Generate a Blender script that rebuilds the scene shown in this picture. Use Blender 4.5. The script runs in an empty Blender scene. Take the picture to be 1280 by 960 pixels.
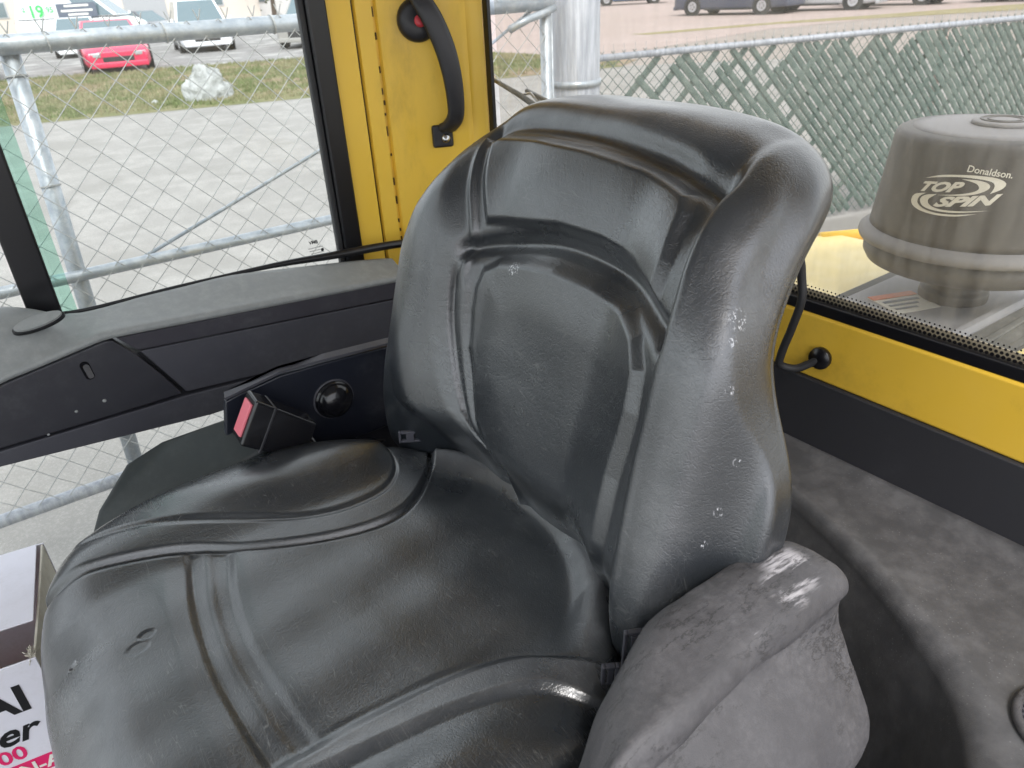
import bpy, bmesh, math, random
import numpy as np
from mathutils import Vector, Matrix
SC = bpy.context.scene
random.seed(7); rng = np.random.default_rng(7)

# ------------------------------------------------------------------ camera
cam = bpy.data.cameras.new('camera'); camo = bpy.data.objects.new('camera', cam)
SC.collection.objects.link(camo); SC.camera = camo
cam.sensor_width = 36; cam.lens = 920/1280*36; cam.clip_start = .02; cam.clip_end = 900
_h = Vector((math.cos(math.radians(55.4)), math.sin(math.radians(55.4)), 0))
_p, _r = math.radians(28.6), math.radians(3.26)
_F = _h*math.cos(_p) - Vector((0, 0, 1))*math.sin(_p)
_R0 = _h.cross(Vector((0, 0, 1))); _U0 = _R0.cross(_F)
_R = _R0*math.cos(_r) - _U0*math.sin(_r); _U = _U0*math.cos(_r) + _R0*math.sin(_r)
camo.matrix_world = Matrix(((_R.x, _U.x, -_F.x, 0), (_R.y, _U.y, -_F.y, 0), (_R.z, _U.z, -_F.z, 1.65), (0, 0, 0, 1)))
cam.dof.use_dof = True; cam.dof.focus_distance = .95; cam.dof.aperture_fstop = 11

# ------------------------------------------------------------------ world, sun, exposure
SUN_EL, SUN_AZ = math.radians(52), math.radians(250)     # azimuth of the sun in the XY plane
W = bpy.data.worlds.new('World'); SC.world = W; W.use_nodes = True
nt = W.node_tree; bg = nt.nodes['Background']
sky = nt.nodes.new('ShaderNodeTexSky'); sky.sky_type = 'NISHITA'; sky.sun_disc = False
sky.sun_elevation = SUN_EL; sky.sun_rotation = math.pi/2 - SUN_AZ
sky.dust_density = 1.5; sky.air_density = 1.0; sky.ozone_density = 2.0; sky.altitude = 0
hs = nt.nodes.new('ShaderNodeHueSaturation'); hs.inputs['Saturation'].default_value = .38
cl = nt.nodes.new('ShaderNodeMix'); cl.data_type = 'RGBA'; cl.inputs[0].default_value = .62      # even cloud cover over the sky
cl.inputs[7].default_value = (4.9, 5.0, 5.25, 1)
nt.links.new(sky.outputs[0], hs.inputs['Color']); nt.links.new(hs.outputs[0], cl.inputs[6]); nt.links.new(cl.outputs[2], bg.inputs[0])
bg.inputs[1].default_value = .15
sun = bpy.data.lights.new('sun', 'SUN'); suno = bpy.data.objects.new('sun', sun); SC.collection.objects.link(suno)
sun.energy = 1.0; sun.angle = math.radians(16); sun.color = (1, .975, .95)
sd = Vector((math.cos(SUN_EL)*math.cos(SUN_AZ), math.cos(SUN_EL)*math.sin(SUN_AZ), math.sin(SUN_EL)))
suno.rotation_euler = sd.to_track_quat('Z', 'Y').to_euler()
SC.view_settings.view_transform = 'Standard'; SC.view_settings.look = 'None'
SC.view_settings.exposure = 1.58; SC.view_settings.gamma = 1
SC.render.resolution_x = 1024; SC.render.resolution_y = 768
SC.render.engine = 'CYCLES'
try: SC.cycles.max_bounces = 8; SC.cycles.transparent_max_bounces = 16
except Exception: pass

# ------------------------------------------------------------------ materials
def mat(name, col, rough=.5, metal=0, spec=.5, coat=0):
    m = bpy.data.materials.new(name); m.use_nodes = True
    b = m.node_tree.nodes['Principled BSDF']
    b.inputs['Base Color'].default_value = (*col, 1); b.inputs['Roughness'].default_value = rough
    b.inputs['Metallic'].default_value = metal; b.inputs['Specular IOR Level'].default_value = spec
    b.inputs['Coat Weight'].default_value = coat
    return m
class NG:
    """small helper to write node graphs"""
    def __init__(s, m):
        s.t = m.node_tree; s.b = s.t.nodes['Principled BSDF']
        s.co = s.t.nodes.new('ShaderNodeTexCoord').outputs['Object']
    def n(s, typ, **kw):
        nd = s.t.nodes.new(typ)
        for k, v in kw.items(): setattr(nd, k, v)
        return nd
    def L(s, a, b): s.t.links.new(a, b)
    def mapped(s, scale=(1, 1, 1), rot=(0, 0, 0), src=None):
        m = s.n('ShaderNodeMapping'); m.inputs['Scale'].default_value = scale; m.inputs['Rotation'].default_value = rot
        s.L(src or s.co, m.inputs['Vector']); return m.outputs[0]
    def noise(s, scale, detail=4, rough=.6, src=None, dist=0):
        n = s.n('ShaderNodeTexNoise'); n.inputs['Scale'].default_value = scale
        n.inputs['Detail'].default_value = detail; n.inputs['Roughness'].default_value = rough
        n.inputs['Distortion'].default_value = dist
        s.L(src or s.co, n.inputs['Vector']); return n.outputs['Fac']
    def vor(s, scale, feature='F1', src=None, rnd=1):
        n = s.n('ShaderNodeTexVoronoi', feature=feature); n.inputs['Scale'].default_value = scale
        n.inputs['Randomness'].default_value = rnd
        s.L(src or s.co, n.inputs['Vector']); return n.outputs['Distance']
    def ramp(s, x, a, b, va=0, vb=1):
        n = s.n('ShaderNodeMapRange', interpolation_type='SMOOTHSTEP')
        for k, v in zip(('From Min', 'From Max', 'To Min', 'To Max'), (a, b, va, vb)): n.inputs[k].default_value = v
        s.L(x, n.inputs['Value']); return n.outputs[0]
    def math(s, op, a, b=None):
        n = s.n('ShaderNodeMath', operation=op)
        for i, v in enumerate((a, b)):
            if v is None: continue
            if isinstance(v, (int, float)): n.inputs[i].default_value = v
            else: s.L(v, n.inputs[i])
        return n.outputs[0]
    def mix(s, f, a, b):
        n = s.n('ShaderNodeMix', data_type='RGBA')
        if isinstance(f, (int, float)): n.inputs[0].default_value = f
        else: s.L(f, n.inputs[0])
        for i, v in ((6, a), (7, b)):
            if isinstance(v, tuple): n.inputs[i].default_value = (*v, 1)
            else: s.L(v, n.inputs[i])
        return n.outputs[2]
    def col(s, c): s.L(c, s.b.inputs['Base Color'])
    def rough(s, c): s.L(c, s.b.inputs['Roughness'])
    def bump(s, h, strength=.3, dist=.001, prev=None):
        n = s.n('ShaderNodeBump'); n.inputs['Strength'].default_value = strength; n.inputs['Distance'].default_value = dist
        s.L(h, n.inputs['Height'])
        if prev: s.L(prev, n.inputs['Normal'])
        s.L(n.outputs[0], s.b.inputs['Normal']); return n.outputs[0]

def near_spots(g, pts, r, nscale=260, thr=.5, org=(.2, .645, .55)):
    """mask of small irregular marks at fixed places on the surface"""
    out = None
    ns = g.noise(nscale, 3, .7, g.mapped((1.6, 1.6, .7), (.5, .3, 0)))
    for p, rr in pts:
        d = g.n('ShaderNodeVectorMath', operation='DISTANCE'); g.L(g.co, d.inputs[0]); d.inputs[1].default_value = tuple(u-v for u, v in zip(p, org))
        m = g.ramp(d.outputs['Value'], rr*r*.4, rr*r, 1, 0)
        m = g.math('MULTIPLY', m, g.ramp(ns, thr, thr+.06))
        out = m if out is None else g.math('MAXIMUM', out, m)
    return out

def leather(name, spots=(), worn=.5, scr=1.0):
    m = mat(name, (.022, .023, .025), .4, spec=1.0, coat=.35)
    m.node_tree.nodes['Principled BSDF'].inputs['Coat Roughness'].default_value = .22
    g = NG(m)
    wob = g.n('ShaderNodeVectorMath', operation='ADD')
    nv = g.n('ShaderNodeTexNoise'); nv.inputs['Scale'].default_value = 60; nv.inputs['Detail'].default_value = 2
    g.L(g.co, nv.inputs['Vector'])
    sc = g.n('ShaderNodeVectorMath', operation='SCALE'); sc.inputs['Scale'].default_value = .012
    g.L(nv.outputs['Color'], sc.inputs[0]); g.L(g.co, wob.inputs[0]); g.L(sc.outputs[0], wob.inputs[1])
    w = wob.outputs[0]
    pores = g.vor(520, 'F1', w)
    crease = g.ramp(g.vor(210, 'DISTANCE_TO_EDGE', w), 0, .12)
    crease2 = g.ramp(g.vor(55, 'DISTANCE_TO_EDGE', g.mapped((1, 2.6, 1.5), (.3, .2, .6), w)), 0, .045)
    mask = g.ramp(g.noise(9, 3), .42, .62)
    c2 = g.math('MAXIMUM', crease2, g.math('SUBTRACT', 1, mask))
    # fine dry hair-line scratches in patches
    s1 = g.ramp(g.vor(60, 'DISTANCE_TO_EDGE', g.mapped((3.4, .16, .8), (0, 0, .5))), 0, .022, 1, 0)
    s2 = g.ramp(g.vor(70, 'DISTANCE_TO_EDGE', g.mapped((3.8, .18, .7), (0, .4, -.35))), 0, .022, 1, 0)
    patch = g.ramp(g.noise(4, 2), .35, .62)
    s = g.math('MULTIPLY', g.math('MAXIMUM', g.math('MULTIPLY', s1, g.ramp(g.noise(30, 2), .5, .6)), g.math('MULTIPLY', s2, g.ramp(g.noise(34, 2), .5, .62))), patch)
    s = g.math('MULTIPLY', s, scr)
    dust = g.ramp(g.noise(5, 4), .42, .75)
    c = g.mix(g.math('MULTIPLY', dust, worn), (.014, .017, .021), (.030, .034, .038))
    wa = g.n('ShaderNodeAttribute', attribute_name='wear')  # painted highlights plus some wear
    c = g.mix(g.math('MULTIPLY', wa.outputs['Fac'], g.ramp(g.noise(26, 6, .7), .25, .7, .35, 1)), c, (.17, .172, .18))  # painted highlights plus some wear, mixed into the base colour
    c = g.mix(g.math('MULTIPLY', s, .42), c, (.26, .26, .25))
    if spots:
        c = g.mix(near_spots(g, spots, 1, 260, .54), c, (.6, .6, .63))
    g.col(c)
    r = g.math('ADD', g.ramp(g.noise(7, 4), .3, .7, .26, .36), g.math('MULTIPLY', s, .2))
    g.rough(r)
    n1 = g.bump(pores, .22, .0006)
    n2 = g.bump(crease, .2, .0004, n1)
    n3 = g.bump(c2, .2, .0006, n2)
    g.bump(g.noise(22, 3), .16, .003, n3)
    return m

def plastic(name, col, dustc=(.3, .29, .29), amount=.5, rough=.6, grain=900, lo=.4, hi=.7, dscale=6, bstr=.25, stretch=(1, 1, 1), specks=0):
    m = mat(name, col, rough); g = NG(m)
    src = g.mapped(stretch)
    d = g.ramp(g.noise(dscale, 8, .68, src), lo, hi)
    fine = g.ramp(g.noise(dscale*14, 4, .7), .35, .75)
    f = g.math('MULTIPLY', g.math('MULTIPLY', d, amount), g.math('ADD', g.math('MULTIPLY', fine, .7), .3))
    c = g.mix(f, col, dustc)
    if specks:
        sp = g.ramp(g.vor(170, 'F1'), .10, .18, specks, 0)
        c = g.mix(g.math('MULTIPLY', sp, g.ramp(g.noise(14, 3), .45, .6)), c, (.5, .5, .5))
    g.col(c); g.rough(g.math('ADD', g.math('MULTIPLY', f, .3), rough))
    n1 = g.bump(g.noise(grain, 2), bstr, .0006)
    g.bump(g.noise(25, 4), .12, .003, n1)
    return m

def paint(name, col, dirt=(.12, .07, .02), amt=.5, rough=.38, scale=5, stretch=(1, 1, 1)):
    m = mat(name, col, rough, coat=.15); g = NG(m)
    d = g.ramp(g.noise(scale, 8, .7, g.mapped(stretch)), .5, .8)
    sp = g.ramp(g.noise(110, 5, .75), .62, .74)
    v = g.mix(g.noise(3, 3), tuple(x*.9 for x in col), tuple(min(1, x*1.08) for x in col))
    c = g.mix(g.math('MULTIPLY', d, amt*.6), v, dirt)
    c = g.mix(g.math('MULTIPLY', g.math('MULTIPLY', sp, d), amt), c, dirt)
    g.col(c); g.rough(g.ramp(g.noise(20, 4), .3, .7, rough-.08, rough+.15))
    g.bump(g.noise(160, 2), .06, .001)
    return m

def glass(name, tint=(1, 1, 1), haze=.04, streak=False):
    m = bpy.data.materials.new(name); m.use_nodes = True
    t = m.node_tree; t.nodes.remove(t.nodes['Principled BSDF']); out = t.nodes['Material Output']
    tr = t.nodes.new('ShaderNodeBsdfTransparent'); tr.inputs[0].default_value = (*tint, 1)
    gl = t.nodes.new('ShaderNodeBsdfGlossy'); gl.inputs['Roughness'].default_value = .02
    fr = t.nodes.new('ShaderNodeFresnel'); fr.inputs['IOR'].default_value = 1.35
    ge = t.nodes.new('ShaderNodeNewGeometry')
    mi = t.nodes.new('ShaderNodeMixShader')
    # the far face of a thin pane must not act as an inside-out reflector
    k = t.nodes.new('ShaderNodeMath'); k.operation = 'SUBTRACT'; k.inputs[0].default_value = 1; t.links.new(ge.outputs['Backfacing'], k.inputs[1])
    k2 = t.nodes.new('ShaderNodeMath'); k2.operation = 'MULTIPLY'; t.links.new(fr.outputs[0], k2.inputs[0]); t.links.new(k.outputs[0], k2.inputs[1])
    t.links.new(k2.outputs[0], mi.inputs[0]); t.links.new(tr.outputs[0], mi.inputs[1]); t.links.new(gl.outputs[0], mi.inputs[2])
    df = t.nodes.new('ShaderNodeBsdfDiffuse'); df.inputs[0].default_value = (.62, .58, .5, 1)
    tl = t.nodes.new('ShaderNodeBsdfTranslucent'); tl.inputs[0].default_value = (.62, .58, .5, 1)
    ad = t.nodes.new('ShaderNodeMixShader'); ad.inputs[0].default_value = .5; t.links.new(df.outputs[0], ad.inputs[1]); t.links.new(tl.outputs[0], ad.inputs[2])
    m2 = t.nodes.new('ShaderNodeMixShader')
    tc = t.nodes.new('ShaderNodeTexCoord')
    mp = t.nodes.new('ShaderNodeMapping'); mp.inputs['Scale'].default_value = (1, 9, 1.2) if streak else (1, 1, 1)
    mp.inputs['Rotation'].default_value = (.25 if streak else 0, 0, 0)
    no = t.nodes.new('ShaderNodeTexNoise'); no.inputs['Scale'].default_value = 5; no.inputs['Detail'].default_value = 8; no.inputs['Roughness'].default_value = .7
    t.links.new(tc.outputs['Object'], mp.inputs[0]); t.links.new(mp.outputs[0], no.inputs['Vector'])
    mr = t.nodes.new('ShaderNodeMapRange'); mr.inputs['From Min'].default_value = .35; mr.inputs['From Max'].default_value = .8
    mr.inputs['To Min'].default_value = haze*.4; mr.inputs['To Max'].default_value = haze*2.2
    t.links.new(no.outputs['Fac'], mr.inputs[0]); t.links.new(mr.outputs[0], m2.inputs[0])
    t.links.new(mi.outputs[0], m2.inputs[1]); t.links.new(ad.outputs[0], m2.inputs[2])
    t.links.new(m2.outputs[0], out.inputs[0])
    return m

def ground_mat(name, c1, c2, scale=3, fine=60, c3=None, rough=.9, bump=.5, bd=.02, lo=.38, hi=.66):
    m = mat(name, c1, rough, spec=.2); g = NG(m)
    c = g.mix(g.ramp(g.noise(scale, 8, .65), lo, hi), c1, c2)
    c = g.mix(g.math('MULTIPLY', g.ramp(g.vor(fine), .15, .6), .35), c, tuple(x*.55 for x in c1))
    if c3: c = g.mix(g.ramp(g.noise(scale*.35, 5, .6), .50, .62), c, c3)
    g.col(c)
    n1 = g.bump(g.noise(fine, 6, .7), bump, bd)
    return m

galv = mat('galvanised', (.42, .44, .46), .42, .55); g = NG(galv)
g.col(g.mix(g.ramp(g.noise(22, 6, .7), .35, .7), (.32, .36, .40), (.48, .51, .54))); g.rough(g.ramp(g.noise(40, 4), .3, .7, .34, .6)); g.bump(g.noise(90, 3), .1, .001)
galvb = mat('galvanised_bright', (.6, .6, .6), .55, .2); g = NG(galvb); g.col(g.mix(g.ramp(g.noise(9, 6, .7, g.mapped((6, 6, .6))), .3, .7), (.24, .26, .30), (.42, .44, .48)))
M = dict(
 yellow=paint('yellow_paint', (.84, .54, .06), amt=.8, scale=6, stretch=(1, 1, .35)),
 yellow_sill=paint('yellow_sill_paint', (.76, .48, .05), amt=.5, scale=7),
 yellow_pale=paint('yellow_hood_paint', (.82, .66, .27), amt=.10, rough=.45),
 seal=mat('black_rubber_seal', (.006, .006, .008), .3),
 seal_soft=mat('black_rubber_matt', (.02, .02, .022), .6),
 black_gloss=mat('black_gloss_plastic', (.008, .008, .010), .18),
 black_plastic=plastic('black_plastic', (.018, .018, .022), amount=.12, rough=.42),
 bracket=plastic('bracket_black_paint', (.012, .014, .022), (.2, .2, .22), .22, .3, lo=.5, hi=.8),
 console=plastic('console_plastic', (.022, .022, .029), (.13, .13, .14), .22, .5, grain=1400),
 console_top=plastic('console_top_dusty', (.20, .21, .21), (.36, .37, .36), .8, .42, dscale=4, lo=.2, hi=.8, specks=.12),
 console_low=plastic('console_lower_plastic', (.048, .048, .060), (.17, .17, .18), .25, .55, grain=1200),
 console_mid=plastic('console_band_texture', (.032, .030, .040), (.2, .2, .2), .2, .75, grain=2200, bstr=.6),
 trim=plastic('black_wall_trim', (.022, .022, .026), (.15, .15, .16), .25, .6, grain=1200, lo=.5, hi=.8),
 shelf=plastic('dusty_shelf_plastic', (.042, .042, .045), (.19, .186, .19), .95, .46, dscale=1.7, lo=.1, hi=.95, specks=.12, grain=700, bstr=.4),
 arm=plastic('worn_armrest_foam', (.052, .050, .054), (.165, .158, .163), .95, .58, dscale=8, lo=.25, hi=.9, grain=650, bstr=.6),
 green_plate=plastic('seat_side_cover', (.020, .026, .027), (.13, .14, .135), .3, .42),
 skirt=plastic('grey_skirt', (.09, .09, .095), (.2, .2, .2), .5, .5),
 steel=mat('steel', (.55, .55, .56), .25, 1), red=mat('red_plastic', (.62, .05, .07), .4),
 pinkred=mat('faded_red_button', (.68, .16, .20), .4),
 hood_grey=plastic('grey_hood_plate', (.34, .34, .36), (.5, .5, .5), .4, .6),
 hood_dark=plastic('dark_hood_panel', (.10, .10, .095), (.3, .3, .28), .5, .7, dscale=9),
 cleaner=plastic('precleaner_plastic', (.075, .070, .068), (.17, .16, .152), .7, .5, dscale=4, lo=.3, hi=.8, stretch=(3, 3, .5), specks=.2),
 cleaner_top=plastic('precleaner_top_plastic', (.20, .195, .20), (.34, .33, .33), .6, .6),
 print_white=mat('white_print', (.80, .78, .72), .6), print_black=mat('black_print', (.01, .01, .012), .5),
 print_pink=mat('pink_print', (.75, .02, .14), .5), print_green=mat('green_print', (.03, .55, .10), .5),
 print_grey=mat('grey_print', (.10, .12, .16), .5), print_orange=mat('orange_print', (.7, .2, .08), .5),
 card_white=plastic('white_card', (.74, .73, .80), (.40, .38, .36), .3, .7, dscale=10), card_edge=plastic('card_edge', (.55, .52, .44), (.2, .16, .1), .6, .85, dscale=30),
 card_brown=mat('brown_card', (.34, .10, .06), .85),
 glass_side=glass('side_window_glass', (.97, .99, .98), .035), glass_green=glass('green_tinted_glass', (.72, .90, .84), .05),
 glass_rear=glass('rear_window_glass', (.93, .93, .91), .085, True),
 slat=mat('green_slat', (.09, .19, .15), .5), wire=mat('fence_wire', (.34, .35, .35), .6, 0), wire_dark=mat('fence_wire_green', (.07, .11, .10), .6),
 rust=plastic('rusty_post', (.34, .27, .24), (.5, .45, .42), .5, .7, dscale=20),
 tyre=mat('tyre_rubber', (.018, .018, .018), .8), rim=mat('wheel_rim', (.5, .5, .52), .35, .7),
 car_glass=mat('car_glass', (.10, .15, .17), .06, spec=1), tarp=mat('white_tarp', (.47, .48, .47), .7),
 roofliner=mat('grey_roof_lining', (.48, .48, .50), .8), floor=mat('cab_floor_mat', (.02, .02, .02), .7),
)
g = NG(M['slat']); g.col(g.mix(g.ramp(g.noise(14, 5, .7), .35, .7), (.065, .10, .085), (.135, .17, .15)))
g = NG(M['tarp']); g.col(g.mix(g.ramp(g.noise(5, 6, .7), .4, .7), (.50, .51, .50), (.30, .31, .29))); g.bump(g.noise(9, 6, .7), 1, .08)
g = NG(M['arm'])   # cracked, scuffed foam
_n = M['arm'].node_tree; _b = _n.nodes['Principled BSDF']; _c = _b.inputs['Base Color'].links[0].from_socket
scf = g.math('MULTIPLY', g.ramp(g.noise(26, 6, .7, g.mapped((.35, 2.6, 1), (0, 0, .95))), .49, .60), near_spots(g, [((.485, .275, 1.17), .034), ((.46, .262, 1.17), .026), ((.40, .238, 1.165), .012)], 1, 190, -1))
crk = g.math('MULTIPLY', g.ramp(g.math('ABSOLUTE', g.math('SUBTRACT', g.noise(13, 7, .72, g.mapped((.8, 2.6, 1), (0, 0, .2))), .5)), .0, .022, 1, 0), g.ramp(g.noise(9, 3), .44, .54))
c = g.mix(g.math('MULTIPLY', scf, .8), _c, (.50, .48, .50)); c = g.mix(g.math('MULTIPLY', crk, .7), c, (.016, .015, .015)); g.col(c)
_k = g.bump(crk, -.8, .003, _b.inputs['Normal'].links[0].from_socket); g.bump(g.noise(28, 5, .6, g.mapped((1, 1.8, 1))), .35, .004, _k)

# ------------------------------------------------------------------ object helpers
OFF = {}
def finish(o, m, parent, smooth):
    SC.collection.objects.link(o)
    if m: o.data.materials.append(m)
    if smooth: o.data.shade_smooth()
    if parent is not None:
        o.parent = parent; OFF[o.name] = OFF[parent.name]
    else: OFF[o.name] = Vector((0, 0, 0))
    return o
def mesh(name, V, Fc, m, parent=None, smooth=False, bevel=0, seg=2, angle=40):
    off = OFF[parent.name] if parent is not None else Vector((0, 0, 0))
    V = np.asarray(V, float) - np.array(off)
    me = bpy.data.meshes.new(name); me.from_pydata(V.tolist(), [], [list(map(int, f)) for f in Fc]); me.update()
    o = bpy.data.objects.new(name, me); finish(o, m, parent, smooth)
    if bevel:
        b = o.modifiers.new('bevel', 'BEVEL'); b.width = bevel; b.segments = seg; b.limit_method = 'ANGLE'; b.angle_limit = math.radians(angle)
        me.shade_smooth(); w = o.modifiers.new('wn', 'WEIGHTED_NORMAL'); w.keep_sharp = False
    return o
def tag(o, label=None, cat=None, group=None, kind=None):
    if label: o['label'] = label
    if cat: o['category'] = cat
    if group: o['group'] = group
    if kind: o['kind'] = kind
    return o
def thing(name, loc, label, cat, group=None, rz=0):
    o = bpy.data.objects.new(name, None); o.empty_display_size = .1; SC.collection.objects.link(o)
    o.location = loc; o.rotation_euler = (0, 0, rz); OFF[o.name] = Vector(loc) if rz == 0 else Vector((0, 0, 0))
    return tag(o, label, cat, group)
class MB:
    def __init__(s): s.V = []; s.F = []
    def add(s, V, F):
        n = len(s.V); s.V += [tuple(v) for v in V]; s.F += [[i+n for i in f] for f in F]; return s
    def box(s, x0, x1, y0, y1, z0, z1):
        V = [(x, y, z) for x in (x0, x1) for y in (y0, y1) for z in (z0, z1)]
        return s.add(V, [(0, 1, 3, 2), (4, 6, 7, 5), (0, 4, 5, 1), (2, 3, 7, 6), (0, 2, 6, 4), (1, 5, 7, 3)])
    def obox(s, c, ax, ay, az):
        c, ax, ay, az = map(Vector, (c, ax, ay, az))
        V = [c+ax*i+ay*j+az*k for i in (-1, 1) for j in (-1, 1) for k in (-1, 1)]
        return s.add(V, [(0, 1, 3, 2), (4, 6, 7, 5), (0, 4, 5, 1), (2, 3, 7, 6), (0, 2, 6, 4), (1, 5, 7, 3)])
    def prism(s, P, Q):
        """closed solid between two matching 3-D loops"""
        n = len(P); F = [list(range(n))[::-1], list(range(n, 2*n))]
        F += [(i, (i+1) % n, n+(i+1) % n, n+i) for i in range(n)]
        return s.add(list(P)+list(Q), F)
    def ext(s, poly, axis, a, b):
        def mk(u, v, w): return {'x': (w, u, v), 'y': (u, w, v), 'z': (u, v, w)}[axis]
        return s.prism([mk(u, v, a) for u, v in poly], [mk(u, v, b) for u, v in poly])
    def tube(s, pts, r, n=8, cap=True):
        pts = [Vector(p) for p in pts]; rs = r if isinstance(r, (list, tuple)) else [r]*len(pts)
        up = Vector((0, 0, 1)); rings = []
        for i, p in enumerate(pts):
            d = (pts[min(i+1, len(pts)-1)]-pts[max(i-1, 0)]).normalized()
            a = d.cross(up) if abs(d.z) < .95 else d.cross(Vector((1, 0, 0)))
            a.normalize(); b = d.cross(a)
            rings.append([p+(a*math.cos(t)+b*math.sin(t))*rs[i] for t in [2*math.pi*k/n for k in range(n)]])
        V = [v for R_ in rings for v in R_]; F = []
        for i in range(len(pts)-1):
            F += [(i*n+k, i*n+(k+1) % n, (i+1)*n+(k+1) % n, (i+1)*n+k) for k in range(n)]
        if cap: F += [list(range(n))[::-1], [(len(pts)-1)*n+k for k in range(n)]]
        return s.add(V, F)
    def lathe(s, prof, c, n=48, axis=(0, 0, 1), tri=None):
        az = Vector(axis).normalized(); ax = az.orthogonal().normalized(); ay = az.cross(ax); c = Vector(c)
        V = []; F = []
        for r, h in prof:
            V += [c+az*h+(ax*math.cos(2*math.pi*k/n)+ay*math.sin(2*math.pi*k/n))*r for k in range(n)]
        for i in range(len(prof)-1):
            F += [(i*n+k, i*n+(k+1) % n, (i+1)*n+(k+1) % n, (i+1)*n+k) for k in range(n)]
        F += [list(range(n))[::-1], [(len(prof)-1)*n+k for k in range(n)]]
        return s.add(V, F)
    def build(s, name, m, parent=None, **kw): return mesh(name, s.V, s.F, m, parent, **kw)
def grid(rows, closed=False):
    """rows of equally many points -> verts, quads"""
    n = len(rows[0]); V = [p for r in rows for p in r]; F = []
    for i in range(len(rows)-1):
        for k in range(n if closed else n-1):
            F.append((i*n+k, i*n+(k+1) % n, (i+1)*n+(k+1) % n, (i+1)*n+k))
    return V, F
def smooth_line(P, k=6, closed=False):
    P = np.array(P, float); n = len(P); out = []
    for i in range(n if closed else n-1):
        if closed: p0, p1, p2, p3 = P[i-1], P[i], P[(i+1) % n], P[(i+2) % n]
        else: p0, p1, p2, p3 = P[max(i-1, 0)], P[i], P[i+1], P[min(i+2, n-1)]
        for t in np.arange(k)/k:
            out.append(.5*((2*p1)+(-p0+p2)*t+(2*p0-5*p1+4*p2-p3)*t*t+(-p0+3*p1-3*p2+p3)*t**3))
    if not closed: out.append(P[-1])
    return np.array(out)
def sm(x, a, b):
    t = np.clip((x-a)/(b-a), 0, 1); return t*t*(3-2*t)
def dline(px, py, P):
    d = np.full(px.shape, 1e9)
    for a, b in zip(P[:-1], P[1:]):
        ab = b-a; t = np.clip(((px-a[0])*ab[0]+(py-a[1])*ab[1])/(ab@ab+1e-12), 0, 1)
        d = np.minimum(d, np.hypot(px-a[0]-t*ab[0], py-a[1]-t*ab[1]))
    return d
def sdpoly(px, py, P):
    P = np.array(P, float); Q = np.r_[P, P[:1]]
    d = dline(px, py, Q); ins = np.zeros(px.shape, bool)
    for a, b in zip(Q[:-1], Q[1:]):
        c = (a[1] > py) != (b[1] > py)
        ins ^= c & (px < (b[0]-a[0])*(py-a[1])/(b[1]-a[1]+1e-15)+a[0])
    return np.where(ins, -d, d)
def text_mesh(txt, size, shear=0, bold=0, depth=0):
    c = bpy.data.curves.new('text', 'FONT'); c.body = txt; c.size = size; c.shear = shear; c.offset = bold; c.extrude = depth
    c.resolution_u = 3
    o = bpy.data.objects.new('text', c); SC.collection.objects.link(o)
    dg = bpy.context.evaluated_depsgraph_get(); me = bpy.data.meshes.new_from_object(o.evaluated_get(dg))
    V = [tuple(v.co) for v in me.vertices]; Fc = [tuple(p.vertices) for p in me.polygons]
    bpy.data.objects.remove(o); bpy.data.meshes.remove(me); bpy.data.curves.remove(c)
    return V, Fc
def place_text(name, txt, size, org, ux, uy, m, parent, **kw):
    V, Fc = text_mesh(txt, size, **kw); ux, uy, org = Vector(ux), Vector(uy), Vector(org); nz = ux.cross(uy)
    return mesh(name, [org+ux*x+uy*y+nz*(z+.0006) for x, y, z in V], Fc, m, parent)

# ------------------------------------------------------------------ outdoor ground
GZ = -.15
def sheet(name, poly, z, m, kind='structure', label=None, sub=None):
    V = [(x, y, z) for x, y in poly]
    return tag(mesh(name, V, [list(range(len(V)))], m), label, None, None, kind)
sheet('ground', [(-300, -300), (500, -300), (500, 500), (-300, 500)], GZ-.012, ground_mat('dirt', (.36, .31, .28), (.29, .26, .23), 1.2, 40))
concrete = ground_mat('concrete', (.29, .278, .262), (.36, .345, .325), 2.5, 75, (.24, .23, .215), bump=.35, bd=.006)
sheet('road', [(-40, -20), (40, -20), (18, 8.5), (12.9, 13.2), (5.9, 14.9), (.6, 16.5), (-8, 18.6), (-40, 26)], GZ-.008, concrete)
sheet('gravel_lot', [(-30, 36), (-3, 29.2), (1.5, 28.0), (9.9, 24.8), (13.6, 24.5), (19, 45), (6, 62), (-30, 70)], GZ-.008, ground_mat('gravel', (.28, .27, .262), (.20, .19, .185), 2.2, 30, (.34, .33, .315)))
sheet('asphalt_lot', [(13.2, 15.2), (23, 17.0), (36.5, 14.5), (120, 0), (150, 90), (30, 110), (15, 40)], GZ-.006, ground_mat('pale_asphalt', (.40, .32, .29), (.45, .37, .34), 1.0, 45, (.35, .285, .26), bump=.2))
turf = ground_mat('turf', (.16, .17, .07), (.24, .22, .12), 1.1, 70, (.27, .20, .14), lo=.4, hi=.6)
sheet('grass_verge', [(-30, 36), (-3, 29.2), (1.5, 28.0), (9.9, 24.8), (13.6, 21.5), (13.9, 14.0), (12.6, 13.2), (5.9, 14.9), (.6, 16.5), (-8, 18.6), (-30, 24)], GZ-.004, turf)
sheet('grass_verge', [(20, 20.6), (25, 19.3), (36.2, 15.0), (60, 8), (60, 6), (32.6, 13.3), (25, 18.2), (20, 19.6)], GZ-.002, ground_mat('dry_turf', (.28, .24, .12), (.33, .29, .18), 1.5, 40))
sheet('grass_verge', [(-20, 62), (6, 56), (20, 42), (22, 44), (8, 70), (-20, 80)], GZ-.002, turf)

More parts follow.
